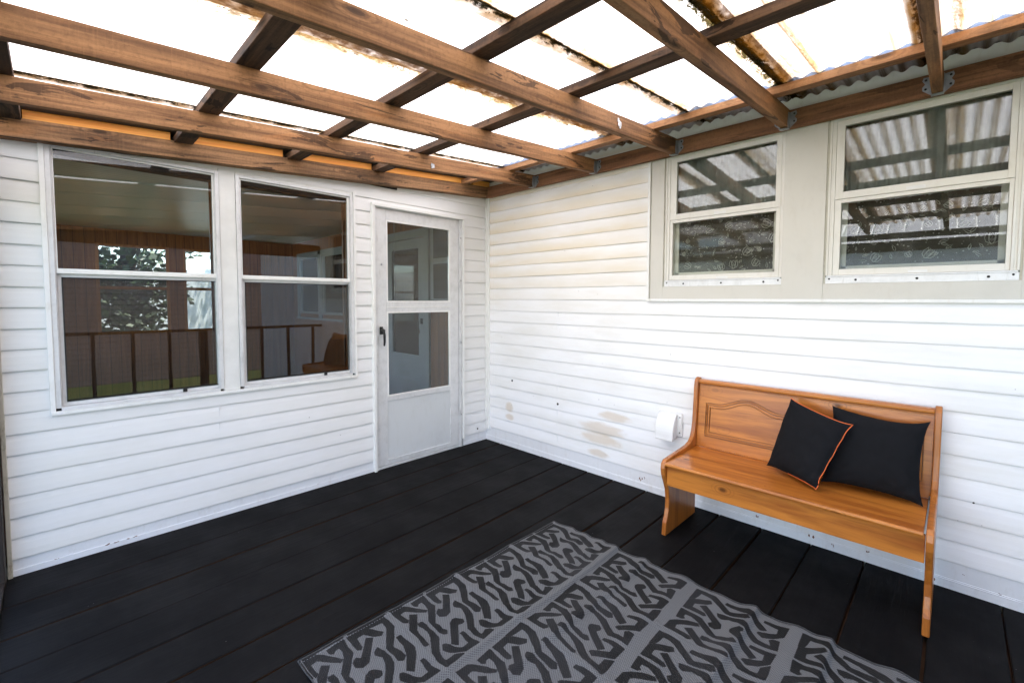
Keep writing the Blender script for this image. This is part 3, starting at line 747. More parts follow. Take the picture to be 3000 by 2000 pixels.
for a, b in ((-3.035, -2.416), (-2.316, -1.832), (-1.745, -1.213), (-1.113, -.322), (-.228, -.030)):
    slope_box(max(a, -2.972), b, -.076, -.034, .008, .0520).build('spacer_block', M['block'], PR, .002)
slope_box(-3.25, -3.062, -.076, -.034, .008, .0520).build('spacer_block', M['block'], PR, .002)
slope_box(-3.30, -.0, -.138, .12, .0525, .057).build('skylight_blocker', M['rail'], PR)  # added dark strip: blocks skylight and darkens the gap above the spacer blocks
slope_box(-3.30, -.0, -.0325, .0, .012, .0385).build('gap_blocker', M['rail'], PR)  # added dark filler behind the blocks, closes the wall gap to light
# joist hangers
for y in (-.661, -1.271, -1.891, -2.521, -3.133, -3.745):
    g = MB()
    for s in (-1, 1):
        yy = y+s*.0200
        out = [(0, 2.372), (.030, 2.376), (.034, 2.362), (.024, 2.345), (.034, 2.332), (.033, 2.318), (.004, 2.292), (0, 2.286)]
        g.prism([(-.0625, yy+s*a, z) for a, z in out], (-.0018, 0, 0))
        g.prism([(-.0625, yy, 2.374), (-.100, yy, 2.366), (-.108, yy, 2.310), (-.100, yy, 2.2835), (-.0625, yy, 2.2865)], (0, s*.0015, 0))
        for dz_ in (2.362, 2.322): g.tube([(-.064, yy+s*.022, dz_), (-.0672, yy+s*.022, dz_)], .0048, 8, 1)
    g.prism([(-.0625, y-.0215, 2.2845), (-.108, y-.0215, 2.2805), (-.108, y+.0215, 2.2805), (-.0625, y+.0215, 2.2845)], (0, 0, -.0016))
    g.build('joist_hanger', [M['steel'], M['gasket']], PR)
# corrugated sheets, one every half metre, each lapping the next
seams = [.02, -.09]+[-.09-.5*k for k in range(1, 9)]
for i in range(1, len(seams)-1):
    y1 = seams[i]+.035; y0 = seams[i+1]-.035
    if i == 1: y1 = -.140
    g = MB(); n = int((y1-y0)/.068*12); vs = []; xs = [-3.42, -2.3, -1.2, -.085]
    lift = .0022*(i % 2)+.006*(i == 1)
    for k in range(n+1):
        y = y1+(y0-y1)*k/n; zz = .0395+.0095+lift+.009*math.sin(2*math.pi*y/.068)
        xe = -.085+.006*math.sin(i*2.3)
        for x in xs[:-1]+[xe]: vs.append((x, y, zt(x)+zz))
    fs = [(4*k+j, 4*k+j+1, 4*k+j+5, 4*k+j+4) for k in range(n) for j in range(3)]
    g.add(vs, fs, 0, True); g.build('corrugated_sheet', M['roof'], PR)
# moss hanging in the laps
g = MB(); rr = random.Random(11)
for (y0, wd, n, xa) in ((-.60, .018, 900, -3.2), (-1.56, .022, 260, -2.9), (-2.10, .016, 650, -2.4), (-2.58, .026, 1500, -2.4), (-3.10, .012, 220, -2.0)):
    for k in range(n):
        x = rr.uniform(xa, -.42); y = y0+rr.gauss(0, wd*.6)*(0.6+.6*math.sin(x*9+y0)*math.sin(x*23)); z = zt(x)+.0395+rr.uniform(-.001, .006)
        s = rr.uniform(.002, .006); a = rr.uniform(0, 6.28)
        p = Vector((x, y, z)); q = Vector((math.cos(a), math.sin(a), rr.uniform(-.5, .1)))*s*1.6; e = Vector((-math.sin(a), math.cos(a), rr.uniform(-.4, .4)))*s*.45
        g.add([p-e, p+e, p+q], [(0, 1, 2)])
mo = g.build('moss', m_plain('moss', (.06, .055, .018), .95, .3, 60), PR); mo['kind'] = 'stuff'

# torn foil scraps stapled on two joists
def scrap(x, y, z, w_, h_, label):
    g = MB(); rr = random.Random(int(x*100)); n = 5
    for k in range(7):
        cx = x+rr.uniform(-.4, .4)*w_; cz = z+rr.uniform(-.4, .4)*h_
        a = rr.uniform(-.5, .5)
        g.prism([(cx-.18*w_, y-.001-.001*k, cz-.28*h_), (cx+.1*w_+a*.004, y-.004-.001*k, cz-.3*h_), (cx+.16*w_, y-.007, cz+.2*h_), (cx-.02*w_, y-.002, cz+.34*h_)], (0, -.0006, 0))
    return tag(g.build('foil_scrap', M['shiny']), label, 'scrap', 'foil scraps stapled to joists')
scrap(-.775, -1.911, 2.283, .034, .040, 'crumpled white foil scrap on the joist above the house windows, the higher of two')
scrap(-1.10, -.681, 2.248, .030, .036, 'crumpled white foil scrap on the joist above the storm door, the lower of two')

# ------------------------------------------------------------------ open sides: posts, headers, railing
for i, (x, y, lab) in enumerate(((-3.145, -.045, 'dark brown square porch post at the left end of the white siding'), (-3.14, -3.74, 'dark brown square porch post at the outer corner of the deck'), (-1.55, -3.76, 'dark brown square porch post midway along the rear railing'))):
    tag(MB().box(x-.045, x+.045, y-.045, y+.04, -.45, 2.05).build('porch_post', M['post'], None, .004), lab, 'post', 'porch posts')
tag(MB().box(-3.175, -3.13, -3.70, -.09, 1.86, 1.965).box(-3.175, -3.13, -3.70, -.09, 1.99, 2.05).build('header_beam', M['rail'], None, .004), 'dark header beam over the open left side of the porch', 'beam')
tag(MB().box(-3.10, -.02, -3.80, -3.765, 1.97, 2.16).build('header_beam', M['rail'], None, .004), 'dark header beam over the rear railing, reflected in the storm windows', 'beam')
RL = thing('railing', (-1.5, -3.76, 0), 'dark wooden railing at the back edge of the deck, seen in the window reflections', 'railing')
MB().box(-3.10, -.02, -3.785, -3.735, .93, .965).build('top_rail', M['rail'], RL, .003)
MB().box(-3.10, -.02, -3.775, -3.745, .10, .14).build('bottom_rail', M['rail'], RL, .003)
for k in range(9):
    x = -2.95+.35*k
    if abs(x+1.55) < .08: continue
    MB().box(x-.018, x+.018, -3.778, -3.742, .14, .93).build('baluster', M['rail'], RL, .002)

# ------------------------------------------------------------------ bench
BN = thing('bench', (-.28, -2.63, 0), 'orange pine hall bench with arched panel back and curved sides against the house wall', 'bench')
fc = [(-.497, 0), (-.492, .074), (-.474, .105), (-.462, .15), (-.459, .20), (-.470, .262), (-.497, .318), (-.519, .360), (-.526, .400), (-.520, .428), (-.500, .444), (-.46, .4475), (-.391, .4515), (-.30, .456), (-.215, .462), (-.170, .474), (-.140, .497), (-.122, .53), (-.110, .58), (-.103, .640), (-.096, .74), (-.092, .80), (-.086, .838), (-.075, .855), (-.058, .864), (-.040, .864), (-.030, .858)]
bc = [(-.030, .60), (-.045, .45), (-.075, .30), (-.090, .16), (-.090, 0)]
def panel(y0, y1):
    g = MB(); poly = [(x, y0, z) for x, z in fc+bc]; g.prism(poly, (0, y1-y0, 0)); return g.build('side_panel', M['pine_v'], BN, .005, 3)
panel(-2.086, -2.060); panel(-3.204, -3.179)
# seat lid with a rounded front
g = MB(); sec = [(-.095, .4155), (-.095, .4355), (-.505, .4355)]+[(-.522-.0075*math.sin(a)*1.0+.0, .4255+.010*math.cos(a)) for a in [k*math.pi/8 for k in range(9)]]+[(-.505, .4155)]
g.prism([(x, -2.088, z) for x, z in sec], (0, -1.084, 0)); g.build('seat', M['pine'], BN, .0015)
MB().box(-.500, -.480, -3.177, -2.0875, .300, .4145).build('apron', M['pine'], BN, .002)
# backrest
def bx(z): return -.098+(z-.4355)*.085
g = MB(); g.hexa([(bx(.437), -3.178, .437), (bx(.437)+.018, -3.178, .437), (bx(.437)+.018, -2.087, .437), (bx(.437), -2.087, .437), (bx(.84), -3.178, .84), (bx(.84)+.018, -3.178, .84), (bx(.84)+.018, -2.087, .84), (bx(.84), -2.087, .84)])
BK = g.build('backrest', M['pine'], BN, .001)
g = MB(); xr = bx(.84)
sec = [(xr+.02, .826), (xr-.010, .828), (xr-.016, .834), (xr-.016, .846), (xr-.010, .853), (xr+.02, .855)]
g.prism([(x, -2.087, z) for x, z in sec], (0, -1.0915, 0)); sec2 = [(xr+.01, .819), (xr-.006, .820), (xr-.007, .8255), (xr+.01, .8255)]
g.prism([(x, -2.087, z) for x, z in sec2], (0, -1.0915, 0)); g.build('top_rail', M['pine'], BN, .0025)
def arch(ya, yb, inset):
    pts = []; a, b = ya-inset, yb+inset; zb_, zs_ = .508+inset, .713-inset; pk = .762-inset
    n = 40
    for k in range(n+1):
        t = k/n; y = a+(b-a)*t
        s = min(max((t-.13)/.74, 0), 1); pts.append((y, zs_+(pk-zs_)*(.5-.5*math.cos(2*math.pi*s)) ))
    pts += [(b, zb_+.02), (b, zb_)]+[(b+(a-b)*k/10, zb_) for k in range(1, 10)]+[(a, zb_), (a, zb_+.02)]
    return pts
for ya, yb in ((-2.135, -2.610), (-2.675, -3.145)):
    g = MB()
    for ins, rad, mi, dd in ((0, .0022, 1, .0002), (.007, .0024, 0, .0012), (.013, .0016, 1, .0002), (.024, .0022, 0, .0010), (.028, .0014, 1, .0002)):
        g.tube([(bx(z)-dd, y, z) for y, z in arch(ya, yb, ins)], rad, 6, mi, True)
    g.build('panel_moulding', [M['pine'], M['groove']], BK)
g = MB(); g.tube([(-.118, -3.1765, .437), (-.118, -3.1765, .455)], .0035, 8); g.box(-.130, -.107, -3.1785, -3.1765, .425, .452); g.build('hinge', M['steel'], BN)

# ------------------------------------------------------------------ cushions
def cushion(TL, TR, BR, BL, th, label, piping, seed, sag=0.0):
    TL, TR, BR, BL = map(Vector, (TL, TR, BR, BL)); rr = random.Random(seed)
    cen = (TL+TR+BR+BL)/4; N = ((TR-BL).cross(TL-BR)).normalized()
    if N.x > 0: N = -N
    T_ = thing('cushion', tuple(Vector((cen.x, cen.y, min(BR.z, BL.z)))), label, 'cushion', None)
    n = 34; g = MB()
    def pt(u_, v_, side):
        # pinched corners, slightly hollow edges
        uu = u_*(1-.045*(1-abs(v_)**5)) ; vv = v_*(1-.045*(1-abs(u_)**5))
        vv -= sag*(1-u_*u_)*(max(0, v_)**1.5)*(.8+.5*u_) - sag*.5*(1-u_*u_)*(max(0, -v_)**1.5)
        uu -= sag*.6*(1-v_*v_)*(abs(u_)**2)*(1 if u_ > 0 else -.6)
        a = (uu+1)/2; b = (vv+1)/2
        p = (BL*(1-a)+BR*a)*(1-b)+(TL*(1-a)+TR*a)*b
        bulge = ((1-abs(u_)**2.4)*(1-abs(v_)**2.4))
        bulge = max(0, bulge)**.55
        wr = .0022*math.sin(u_*9+v_*4+seed)*(1-bulge)+.0018*math.sin(v_*13-u_*6+seed*2)*(1-bulge)+.0016*math.sin(u_*5-v_*3+seed)
        fold = 0
        for cu_, cv_ in ((1, 1), (-1, 1), (1, -1), (-1, -1)):
            dx, dy = u_-cu_, v_-cv_; rr_ = math.hypot(dx, dy); fold += .0055*math.sin(math.atan2(dy, dx)*17+seed+cu_)*math.exp(-rr_*2.1)*min(1, rr_*3)
        if v_ < -.5: fold += .006*math.sin((u_-v_)*16)*min(1, (-.5-v_)*2.5)*max(0, u_); fold += 0
        return p+N*(side*(th*bulge*.5)+wr*(1 if side else 1)+fold)
    for side in (1, -1):
        vs = [pt(-1+2*i/n, -1+2*j/n, side) for j in range(n+1) for i in range(n+1)]
        fs = [(j*(n+1)+i, j*(n+1)+i+1, (j+1)*(n+1)+i+1, (j+1)*(n+1)+i) for j in range(n) for i in range(n)]
        if side == 1: g.add(vs, fs, 0, True)
        else:
            ins = [q for q in fs]
            o = len(g.v); g.v += [tuple(v) for v in vs]
            for idx, q in enumerate(ins):
                j, i = divmod(idx, n); e = min(i, j, n-1-i, n-1-j)
                g.f.append([o+k for k in reversed(q)]); g.mi.append(1 if (e >= 2 and piping) else 0); g.sm.append(True)
    g.build('cover', [M['cloth'], M['cloth_w']], T_)
    if piping:
        per = []
        for i in range(n): per.append(pt(-1+2*i/n, -1, 0))
        for j in range(n): per.append(pt(1, -1+2*j/n, 0))
        for i in range(n): per.append(pt(1-2*i/n, 1, 0))
        for j in range(n): per.append(pt(-1, 1-2*j/n, 0))
        cl = [p+N*.002 for p in per]
        MB().tube(cl[int(n*.45):3*n+1], .0021, 8).build('piping', M['orange'], T_)
    return T_
cushion((-.118, -2.792, .812), (-.128, -3.168, .803), (-.245, -3.160, .441), (-.245, -2.775, .445), .125, 'plain black square cushion in the right corner of the bench', False, 5, .13)
cushion((-.150, -2.612, .828), (-.225, -2.895, .752), (-.395, -2.785, .452), (-.215, -2.522, .452), .135, 'black square cushion with orange piping leaning on its corner at the middle of the bench', True, 2, .04)

# ------------------------------------------------------------------ vent hood
VH = thing('vent_hood', (-.02, -1.87, .42), 'small white plastic vent hood on the house wall left of the bench', 'vent')
g = MB()
pl = []
for a0, (cy_, cz_) in ((0, (-1.808, .590)), (90, (-1.942, .590)), (180, (-1.942, .452)), (270, (-1.808, .452))):
    for k in range(5):
        q = R(a0+k*22.5); pl.append((-.016, cy_+.018*math.cos(q) if a0 in (0, 270) else cy_-.018*abs(math.cos(q)), cz_+.018*math.sin(q)))
pl = [(-.014, -1.790, .455), (-.014, -1.790, .592), (-.014, -1.796, .602), (-.014, -1.83, .607), (-.014, -1.92, .607), (-.014, -1.953, .602), (-.014, -1.960, .592), (-.014, -1.960, .450), (-.014, -1.952, .444), (-.014, -1.80, .444)]
g.prism(pl, (-.008, 0, 0)); 
g.prism([(-.022, -1.939, .46), (-.022, -1.953, .46), (-.022, -1.953, .585), (-.022, -1.939, .585)], (-.006, 0, 0))
g.build('back_plate', M['hood'], VH, .003)
g = MB(); n = 12; sec = [(-.022, .592)]+[(-.024-.070*math.sin(k/n*math.pi/2)**1.1, .592-.150*(1-math.cos(k/n*math.pi/2))-.0) for k in range(1, n+1)]+[(-.096, .420), (-.022, .432)]
g.prism([(x, -1.803, z) for x, z in sec], (0, -.125, 0)); g.build('hood_cover', M['hood'], VH, .006, 3)
for z in (.575, .472): MB().tube([(-.028, -1.946, z), (-.0295, -1.946, z)], .0042, 10).build('screw', M['gasket'], VH)

# ------------------------------------------------------------------ rug
import numpy as np
# woven motif: polygons in mm inside a two-column repeat (375 mm wide, 423 mm long); last two are pale stripes
POLY = [[(187,16),(257,14),(284,48),(306,97),(289,111),(269,93),(258,69),(245,46),(215,48),(207,108),(196,121),(187,112),(188,75),(190,52)],[(262,12),(352,10),(356,51),(351,102),(315,160),(294,190),(298,212),(302,265),(283,282),(269,268),(272,229),(272,180),(290,148),(325,90),(331,68),(332,41),(297,37),(274,31)],[(243,74),(261,95),(191,193),(166,200),(146,182),(146,160),(162,146),(180,159)],[(12,12),(66,13),(86,34),(111,77),(125,115),(114,127),(100,109),(70,59),(58,47),(34,52),(33,118),(21,132),(8,122),(11,73)],[(106,23),(173,15),(181,55),(169,112),(109,201),(114,222),(110,249),(119,267),(104,288),(93,276),(90,250),(94,207),(97,172),(134,112),(146,76),(145,47),(127,48),(117,59),(107,48)],[(61,84),(80,109),(33,181),(28,202),(19,283),(8,290),(1,283),(6,245),(11,205),(8,167)],[(56,158),(73,158),(78,180),(74,208),(75,240),(71,276),(23,347),(18,374),(17,399),(58,398),(83,426),(-1,435),(-8,424),(0,332),(49,254),(60,215),(58,186),(51,168)],[(231,162),(249,153),(259,182),(260,222),(252,267),(230,301),(200,341),(199,394),(231,378),(244,391),(245,414),(181,423),(176,332),(210,282),(227,253),(241,209),(225,178)],[(153,245),(171,236),(184,241),(203,265),(195,283),(182,286),(167,276),(99,368),(80,349)],[(327,159),(345,161),(348,207),(348,257),(332,290),(283,353),(265,332),(308,266),(326,210),(327,172)],[(53,326),(63,330),(81,364),(100,393),(134,390),(138,329),(152,329),(157,375),(159,425),(92,422),(63,388),(39,350)],[(178,8),(188,14),(184,71),(184,115),(169,112),(171,59)],[(0,11),(12,12),(1,129),(2,176),(-4,287),(-7,334),(-6,430),(-24,411),(-16,330),(-15,285),(-8,211),(-10,138)]]
RX0, RX1, RY1, RY0 = -2.308, -.812, -1.522, -3.96
NX, NY = 375, 610
xs = np.linspace(RX0, RX1, NX+1); ys = np.linspace(RY1, RY0, NY+1)
Xg, Yg = np.meshgrid(xs, ys)
def sdf_poly(px, py, poly):
    d = np.full(px.shape, 1e9); ins = np.zeros(px.shape, bool); n_ = len(poly)
    for i in range(n_):
        x0, y0 = poly[i]; x1, y1 = poly[(i+1) % n_]; ex, ey = x1-x0, y1-y0
        t = np.clip(((px-x0)*ex+(py-y0)*ey)/(ex*ex+ey*ey+1e-9), 0, 1)
        d = np.minimum(d, np.hypot(px-x0-t*ex, py-y0-t*ey))
        c = ((y0 > py) != (y1 > py)) & (px < ex*(py-y0)/((y1-y0) if y1 != y0 else 1e-9)+x0)
        ins ^= c
    return np.where(ins, -d, d)
CW, CH = 188, 213
cu, cv = np.meshgrid(np.arange(CW)*375/CW, np.arange(CH)*436/(CH-1))
can = np.full(cu.shape, 1e9); pale = np.full(cu.shape, 1e9)
for k_, pg in enumerate(POLY):
    for sh in (-375, 0, 375):
        off = [0] if k_ != 10 else [0, 187.5]
        for o_ in off:
            d = sdf_poly(cu-sh-o_, cv, pg)
            if k_ < 11: can = np.minimum(can, d)
            else: pale = np.minimum(pale, d)
can = np.maximum(can-2.0, -pale-1.0)/1000
dist = -(Yg-RY1)
r0 = dist < .436
k = np.floor((dist-.452)/.4275); st = .452+k*.4275
vcell = np.where(r0, dist, (dist-st)/.3965*.433); vcell = np.where(~r0 & (dist < .452), .5, vcell)
inb = vcell > .432
uc = np.mod(Xg+1.943, .375)/.375*CW; u0 = np.floor(uc).astype(int) % CW; u1 = (u0+1) % CW; fu = uc-np.floor(uc)
vc = np.clip(vcell/.436*(CH-1), 0, CH-1.001); v0 = np.floor(vc).astype(int); fv = vc-v0
sd = (can[v0, u0]*(1-fu)+can[v0, u1]*fu)*(1-fv)+(can[v0+1, u0]*(1-fu)+can[v0+1, u1]*fu)*fv
sd = np.where(inb, np.maximum(sd, .001+np.minimum(vcell-.432, .01)), sd)
cl_ = np.minimum(np.mod(Xg+1.943+.1875/2, .1875), 1)-.1875/2
mar = (dist < .010)|(RX1-Xg < .006)
sd = np.where(mar, -.004, sd)
sd = np.where((dist > .003) & (dist < .012) & (np.abs(cl_) < .008), .003, sd)
sd = np.where((np.abs(RX1-Xg-.008) < .0022)|(np.abs(Xg-RX0-.006) < .002)|(np.abs(RX1-Xg-.016) < .0015), .004, sd)
# height: storage folds
def ridge(c, w1, w2, h):
    d = Yg-c
    return h*np.where(d > 0, np.exp(-(d/w1)**2), np.exp(-(d/w2)**2))
wx = .5+.5*np.clip((Xg-RX0)/(RX1-RX0), 0, 1)
Z = .003+np.zeros_like(Xg)
for c, w1, w2, h in ((-1.76, .03, .02, .004), (-1.665, .05, .018, .006), (-1.870, .05, .020, .007), (-1.965, .055, .010, .012), (-2.135, .045, .016, .010), (-2.33, .06, .05, .006), (-2.655, .05, .014, .012), (-2.82, .05, .05, .006), (-2.925, .05, .013, .014), (-3.12, .05, .04, .007), (-3.35, .05, .015, .01), (-3.6, .05, .03, .008)):
    Z += 1.75*ridge(c+.006*np.sin(Xg*5+c), w1, w2, h)*wx
for c, h in ((-1.943, .0055), (-1.575, .008), (-1.193, .005), (-2.16, .002)):
    d = Xg-c; Z += h*np.exp(-(d/.022)**2)*(.5+.5*np.sin(Yg*9+c*4)**2) - .0025*np.exp(-((d)/.004)**2)
Z += .0022*np.sin(Xg*17+Yg*6)*np.sin(Yg*23-Xg*4)
hump = np.exp(-((Xg+1.50)/.16)**2-((Yg+2.10)/.09)**2)*.022; Z += hump
Z += .0016*(np.sin(Yg*41+Xg*3))
Z = np.maximum(Z, .0025)
edgew = .0025*np.sin(Yg*13)+.0015*np.sin(Yg*37)
Xw = Xg+edgew*((Xg-RX0)/(RX1-RX0)); Yw = Yg+(.002*np.sin(Xg*15))*np.clip(1+(Yg-RY1)/.3, 0, 1)
RG = thing('rug', (-1.56, -2.74, 0), 'grey and charcoal woven outdoor rug with fold creases lying on the black deck', 'rug')
me_v = np.stack([Xw.ravel()+1.56, Yw.ravel()+2.74, Z.ravel()], 1)
idx = np.arange((NX+1)*(NY+1)).reshape(NY+1, NX+1)
fa = np.stack([idx[:-1, :-1].ravel(), idx[1:, :-1].ravel(), idx[1:, 1:].ravel(), idx[:-1, 1:].ravel()], 1)
me = bpy.data.meshes.new('weave'); me.from_pydata(me_v.tolist(), [], fa.tolist()); me.materials.append(M['rug'])
a = me.attributes.new('pattern', 'FLOAT', 'POINT'); a.data.foreach_set('value', sd.ravel().astype('f4'))
me.polygons.foreach_set('use_smooth', [True]*len(me.polygons)); me.update()
ob = bpy.data.objects.new('weave', me); col.objects.link(ob); ob.parent = RG
def border(pts, nm, mat, r_): MB().tube(pts, r_, 6).build(nm, mat, RG)
border([(Xw[0, i], Yw[0, i]+.001, Z[0, i]-.0005) for i in range(0, NX+1, 5)], 'binding', M['binding'], .0028)
border([(Xw[j, NX]+.001, Yw[j, NX], Z[j, NX]-.0005) for j in range(0, NY+1, 4)], 'binding', M['binding'], .0028)
border([(Xw[j, 0]-.001, Yw[j, 0], Z[j, 0]-.0005) for j in range(0, NY+1, 4)], 'binding', M['binding'], .0028)
g = MB()
for i in range(0, NX-2, 3):
    p = Vector((Xw[4, i], Yw[4, i], Z[4, i]+.0006)); q = Vector((Xw[4, i+1], Yw[4, i+1], Z[4, i+1]+.0006)); q = p+(q-p)*1.2; g.tube([p, q], .0008, 4)
g.build('stitching', M['stitch'], RG)

# ------------------------------------------------------------------ sunroom behind the left wall
SR = thing('sunroom', (-1.6, 2.4, 0), 'wood panelled sunroom seen through the storm windows and door', 'room')
YF = 4.8
MB().box(-3.2, -.06, .14, YF, -.05, 0).build('floor_covering', M['infloor'], SR)
MB().box(-3.25, .04, .09, YF+.15, 2.262, 2.30).build('ceiling', M['ceil'], SR)
MB().prism([(-3.6, .11, 2.31), (.1, .11, 2.55), (.1, .11, 2.6), (-3.6, .11, 2.36)], (0, YF+.4, 0)).build('roof_deck', M['shingle'], SR)
def wall_open(axis, const, t, h0, h1, z0, z1, ops, name, mat):
    g = MB(); hs = sorted({h0, h1}|{o[0] for o in ops}|{o[1] for o in ops}); zs = sorted({z0, z1}|{o[2] for o in ops}|{o[3] for o in ops})
    for a_, b_ in zip(hs, hs[1:]):
        for c, d in zip(zs, zs[1:]):
            if any(o[0] < (a_+b_)/2 < o[1] and o[2] < (c+d)/2 < o[3] for o in ops): continue
            if axis == 'y': g.box(a_, b_, const, const+t, c, d)
            else: g.box(const, const+t, a_, b_, c, d)
    return g.build(name, mat, SR)
fo = [(-2.50, -1.73, .87, 2.07), (-1.57, -.86, .87, 2.07)]
wall_open('y', YF, .12, -3.2, -.06, 0, 2.262, fo, 'far_wall', M['panel'])
ro = [(2.86, 3.62, 1.12, 2.02), (3.72, 4.5, 1.12, 2.02), (.92, 1.72, 0, 2.03)]
wall_open('x', -.06, .10, .10, YF, 0, 2.262, ro, 'side_wall', M['panel'])
wall_open('x', -3.2, .08, .10, YF, 0, 2.262, [(.8, 4.4, .6, 2.15)], 'left_wall', M['panel'])
def in_window(axis, c, a_, b_, z0, z1, mat):
    g = MB(); w_ = .035; zm = (z0+z1)/2+.02
    def bx2(p, q, r0, r1, d0=0, d1=.05):
        if axis == 'y': g.box(p, q, c+d0, c+d1, r0, r1)
        else: g.box(c+d0, c+d1, p, q, r0, r1)
    bx2(a_, a_+w_, z0, z1); bx2(b_-w_, b_, z0, z1); bx2(a_+w_, b_-w_, z0, z0+w_); bx2(a_+w_, b_-w_, z1-w_, z1); bx2(a_+w_, b_-w_, zm-.02, zm+.02)
    W_ = g.build('window', mat, SR, .002)
    g = MB()
    if axis == 'y': g.box(a_+w_, b_-w_, c+.022, c+.026, z0+w_, z1-w_)
    else: g.box(c+.022, c+.026, a_+w_, b_-w_, z0+w_, z1-w_)
    g.build('pane', M['glass_in'], W_)
for o in fo: in_window('y', YF+.0, *o, M['jamb'])
for o in ro[:2]: in_window('x', -.075, *o, M['indoor'])
g = MB()
for a_, b_ in ((2.80, 2.86), (3.62, 3.72), (4.5, 4.56)): g.box(-.085, -.061, a_, b_, 1.06, 2.08)
g.box(-.085, -.061, 2.86, 4.5, 2.02, 2.08); g.box(-.10, -.061, 2.78, 4.58, 1.03, 1.06); g.build('window_casing', M['indoor'], SR, .002)
# inner house door
g = MB(); g.box(-.09, -.061, .83, .92, 0, 2.03); g.box(-.09, -.061, 1.72, 1.80, 0, 2.03); g.box(-.095, -.061, .82, 1.81, 2.03, 2.12); g.build('door_casing', M['indoor'], SR, .002)
g = MB(); g.box(-.075, -.04, .925, 1.04, .01, 2.02); g.box(-.075, -.04, 1.60, 1.715, .01, 2.02); g.box(-.075, -.04, 1.04, 1.60, 1.92, 2.02); g.box(-.075, -.04, 1.04, 1.60, .01, .72)
ID = g.build('inner_door', M['indoor'], SR, .002)
MB().box(-.062, -.058, 1.04, 1.60, .72, 1.92).build('pane', M['glass_in'], ID)
g = MB(); g.box(-.088, -.0755, .96, .99, 1.08, 1.14); g.tube([(-.09, .975, 1.12), (-.12, .975, 1.11), (-.12, .98, 1.04), (-.11, .98, .98)], .009, 8); g.build('handle', M['black'], ID)
MB().box(-.02, .0, .9, 1.75, 0, 2.1).build('door_backing', M['dark_in'], SR)
# narrow white framed window nearer the storm door
g = MB(); g.box(-.085, -.0605, .40, .80, 1.30, 2.20); SW = g.build('side_window', M['indoor'], SR, .002)
g = MB(); g.box(-.088, -.0855, .46, .74, 1.36, 1.72); g.box(-.088, -.0855, .46, .74, 1.78, 2.14); g.build('pane', M['dark_in'], SW)
# hanging chain
g = MB()
for k in range(16):
    z = 2.255-k*.030; a_ = (k % 2)*math.pi/2
    ring = [(-.62+.007*math.cos(t)*math.cos(a_), .62+.007*math.cos(t)*math.sin(a_), z+.019*math.sin(t)) for t in [q*2*math.pi/12 for q in range(12)]]
    g.tube(ring, .0014, 5, 0, True)
tag(g.build('hanging_chain', M['steel']), 'thin steel chain hanging from the ceiling behind the storm door', 'chain')

# ------------------------------------------------------------------ house body behind the right wall
HB = thing('house', (2.6, 0, -.45), 'low house body behind the white wall, under a pitched roof', 'house')
g = MB(); g.box(.10, 5.2, -7, 2.3, -.45, 2.5); g.build('wall', M['plaster'], HB)
g = MB(); g.prism([(-.33, -7.3, 2.52), (2.6, -7.3, 3.3), (5.5, -7.3, 2.5), (5.5, -7.3, 2.45), (2.6, -7.3, 3.22), (-.0, -7.3, 2.49), (-.33, -7.3, 2.455)], (0, 7.3, 0)); g.prism([(-.0, 0.3, 2.72), (2.6, 0.3, 3.3), (5.5, 0.3, 2.5), (5.5, 0.3, 2.45), (2.6, 0.3, 3.22), (.0, 0.3, 2.62)], (0, 2.2, 0)); g.build('roof', M['shingle'], HB)

# ------------------------------------------------------------------ neighbours, lawn trees (reflections and views through glass)
NB = thing('neighbour_house', (-1.2, -10.5, -.45), 'neighbouring house with grey purple lap siding reflected in the storm windows', 'house')
g = MB(); g.box(-5.2, 1.35, -13, -9.3, -.45, 3.3); g.build('wall', M['neigh'], NB)
g = MB(); g.box(-3.28, -3.18, -9.3, -9.22, -.45, 3.3); g.build('downspout', M['white'], NB)
g = MB(); g.prism([(-5.5, -9.0, 3.25), (-5.5, -11.1, 4.6), (-5.5, -13.3, 3.25)], (7.1, 0, 0)); g.build('roof', M['shingle'], NB)
N2 = thing('shed', (-12, -3, -.45), 'shed with ribbed metal roof reflected in the window above the bench', 'shed')
g = MB(); g.box(-15, -11, -7.5, 1.8, -.45, 2.7); g.build('wall', M['plaster'], N2)
g = MB(); g.prism([(-10.7, -7.8, 2.65), (-13, -7.8, 4.1), (-15.3, -7.8, 2.65)], (0, 9.8, 0)); g.build('roof', M['shingle'], N2)
g = MB()
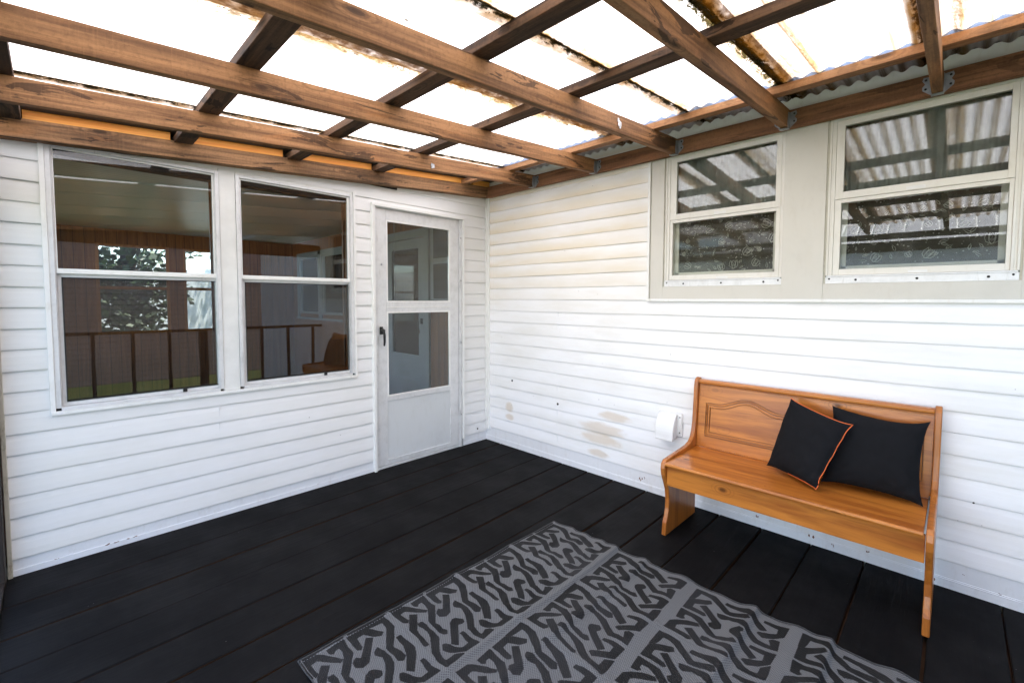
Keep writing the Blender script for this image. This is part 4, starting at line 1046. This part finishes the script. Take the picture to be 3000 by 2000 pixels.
for k in range(32): y = -7.7+.3*k; g.prism([(-10.7, y, 2.67), (-13, y, 4.12), (-13, y, 4.16), (-10.7, y, 2.71)], (0, .03, 0))
g.build('roof_rib', M['white'], N2)
tag(MB().prism([(-5.5, 5.6, -.45), (.9, 12.0, -.45), (.9, 12.0, 2.15), (-5.5, 5.6, 2.0)], (-.14, .14, 0)).build('garden_wall', M['plaster']), 'pale rendered garden wall beyond the sunroom windows', 'wall')
def tree(x, y, h, rad, seed, n, label):
    rr = random.Random(seed); T_ = thing('tree', (x, y, -.45), label, 'tree', 'leafy trees in the garden')
    g = MB(); g.tube([(x, y, -.45), (x+.05, y, .8), (x-.03, y+.03, 1.8), (x+.05, y, h*.7)], [.16, .12, .10, .05], 10)
    for k in range(7):
        a_ = rr.uniform(0, 6.28); z0 = rr.uniform(1.3, h*.6); L = rad*rr.uniform(.5, .9)
        g.tube([(x, y, z0), (x+math.cos(a_)*L*.5, y+math.sin(a_)*L*.5, z0+.5), (x+math.cos(a_)*L, y+math.sin(a_)*L, z0+.8)], [.05, .03, .012], 6)
    g.build('trunk', M['bark'], T_)
    g = MB(); cl = [(rr.gauss(0, .45)*rad, rr.gauss(0, .45)*rad, rr.uniform(.9, h)) for _ in range(46)]
    for k in range(n):
        c = rr.choice(cl); s = rr.uniform(.045, .085)
        p = Vector((x+c[0]+rr.gauss(0, .2), y+c[1]+rr.gauss(0, .2), c[2]+rr.gauss(0, .2)))
        a_ = Vector((rr.gauss(0, 1), rr.gauss(0, 1), rr.gauss(0, .5))).normalized(); b_ = a_.cross(Vector((rr.gauss(0, 1), rr.gauss(0, 1), rr.gauss(0, 1)))).normalized()
        g.add([p-a_*s, p-a_*s*.2-b_*s*.7, p+a_*s, p-a_*s*.2+b_*s*.7], [(0, 1, 2, 3)])
    g.build('crown', M['leaf'], T_)
tree(-2.0, 7.0, 3.6, .85, 4, 3600, 'broad leafy tree just outside the far sunroom windows')
tree(2.5, 13, 6.0, 2.2, 9, 5000, 'taller leafy tree behind the garden wall beyond the sunroom')
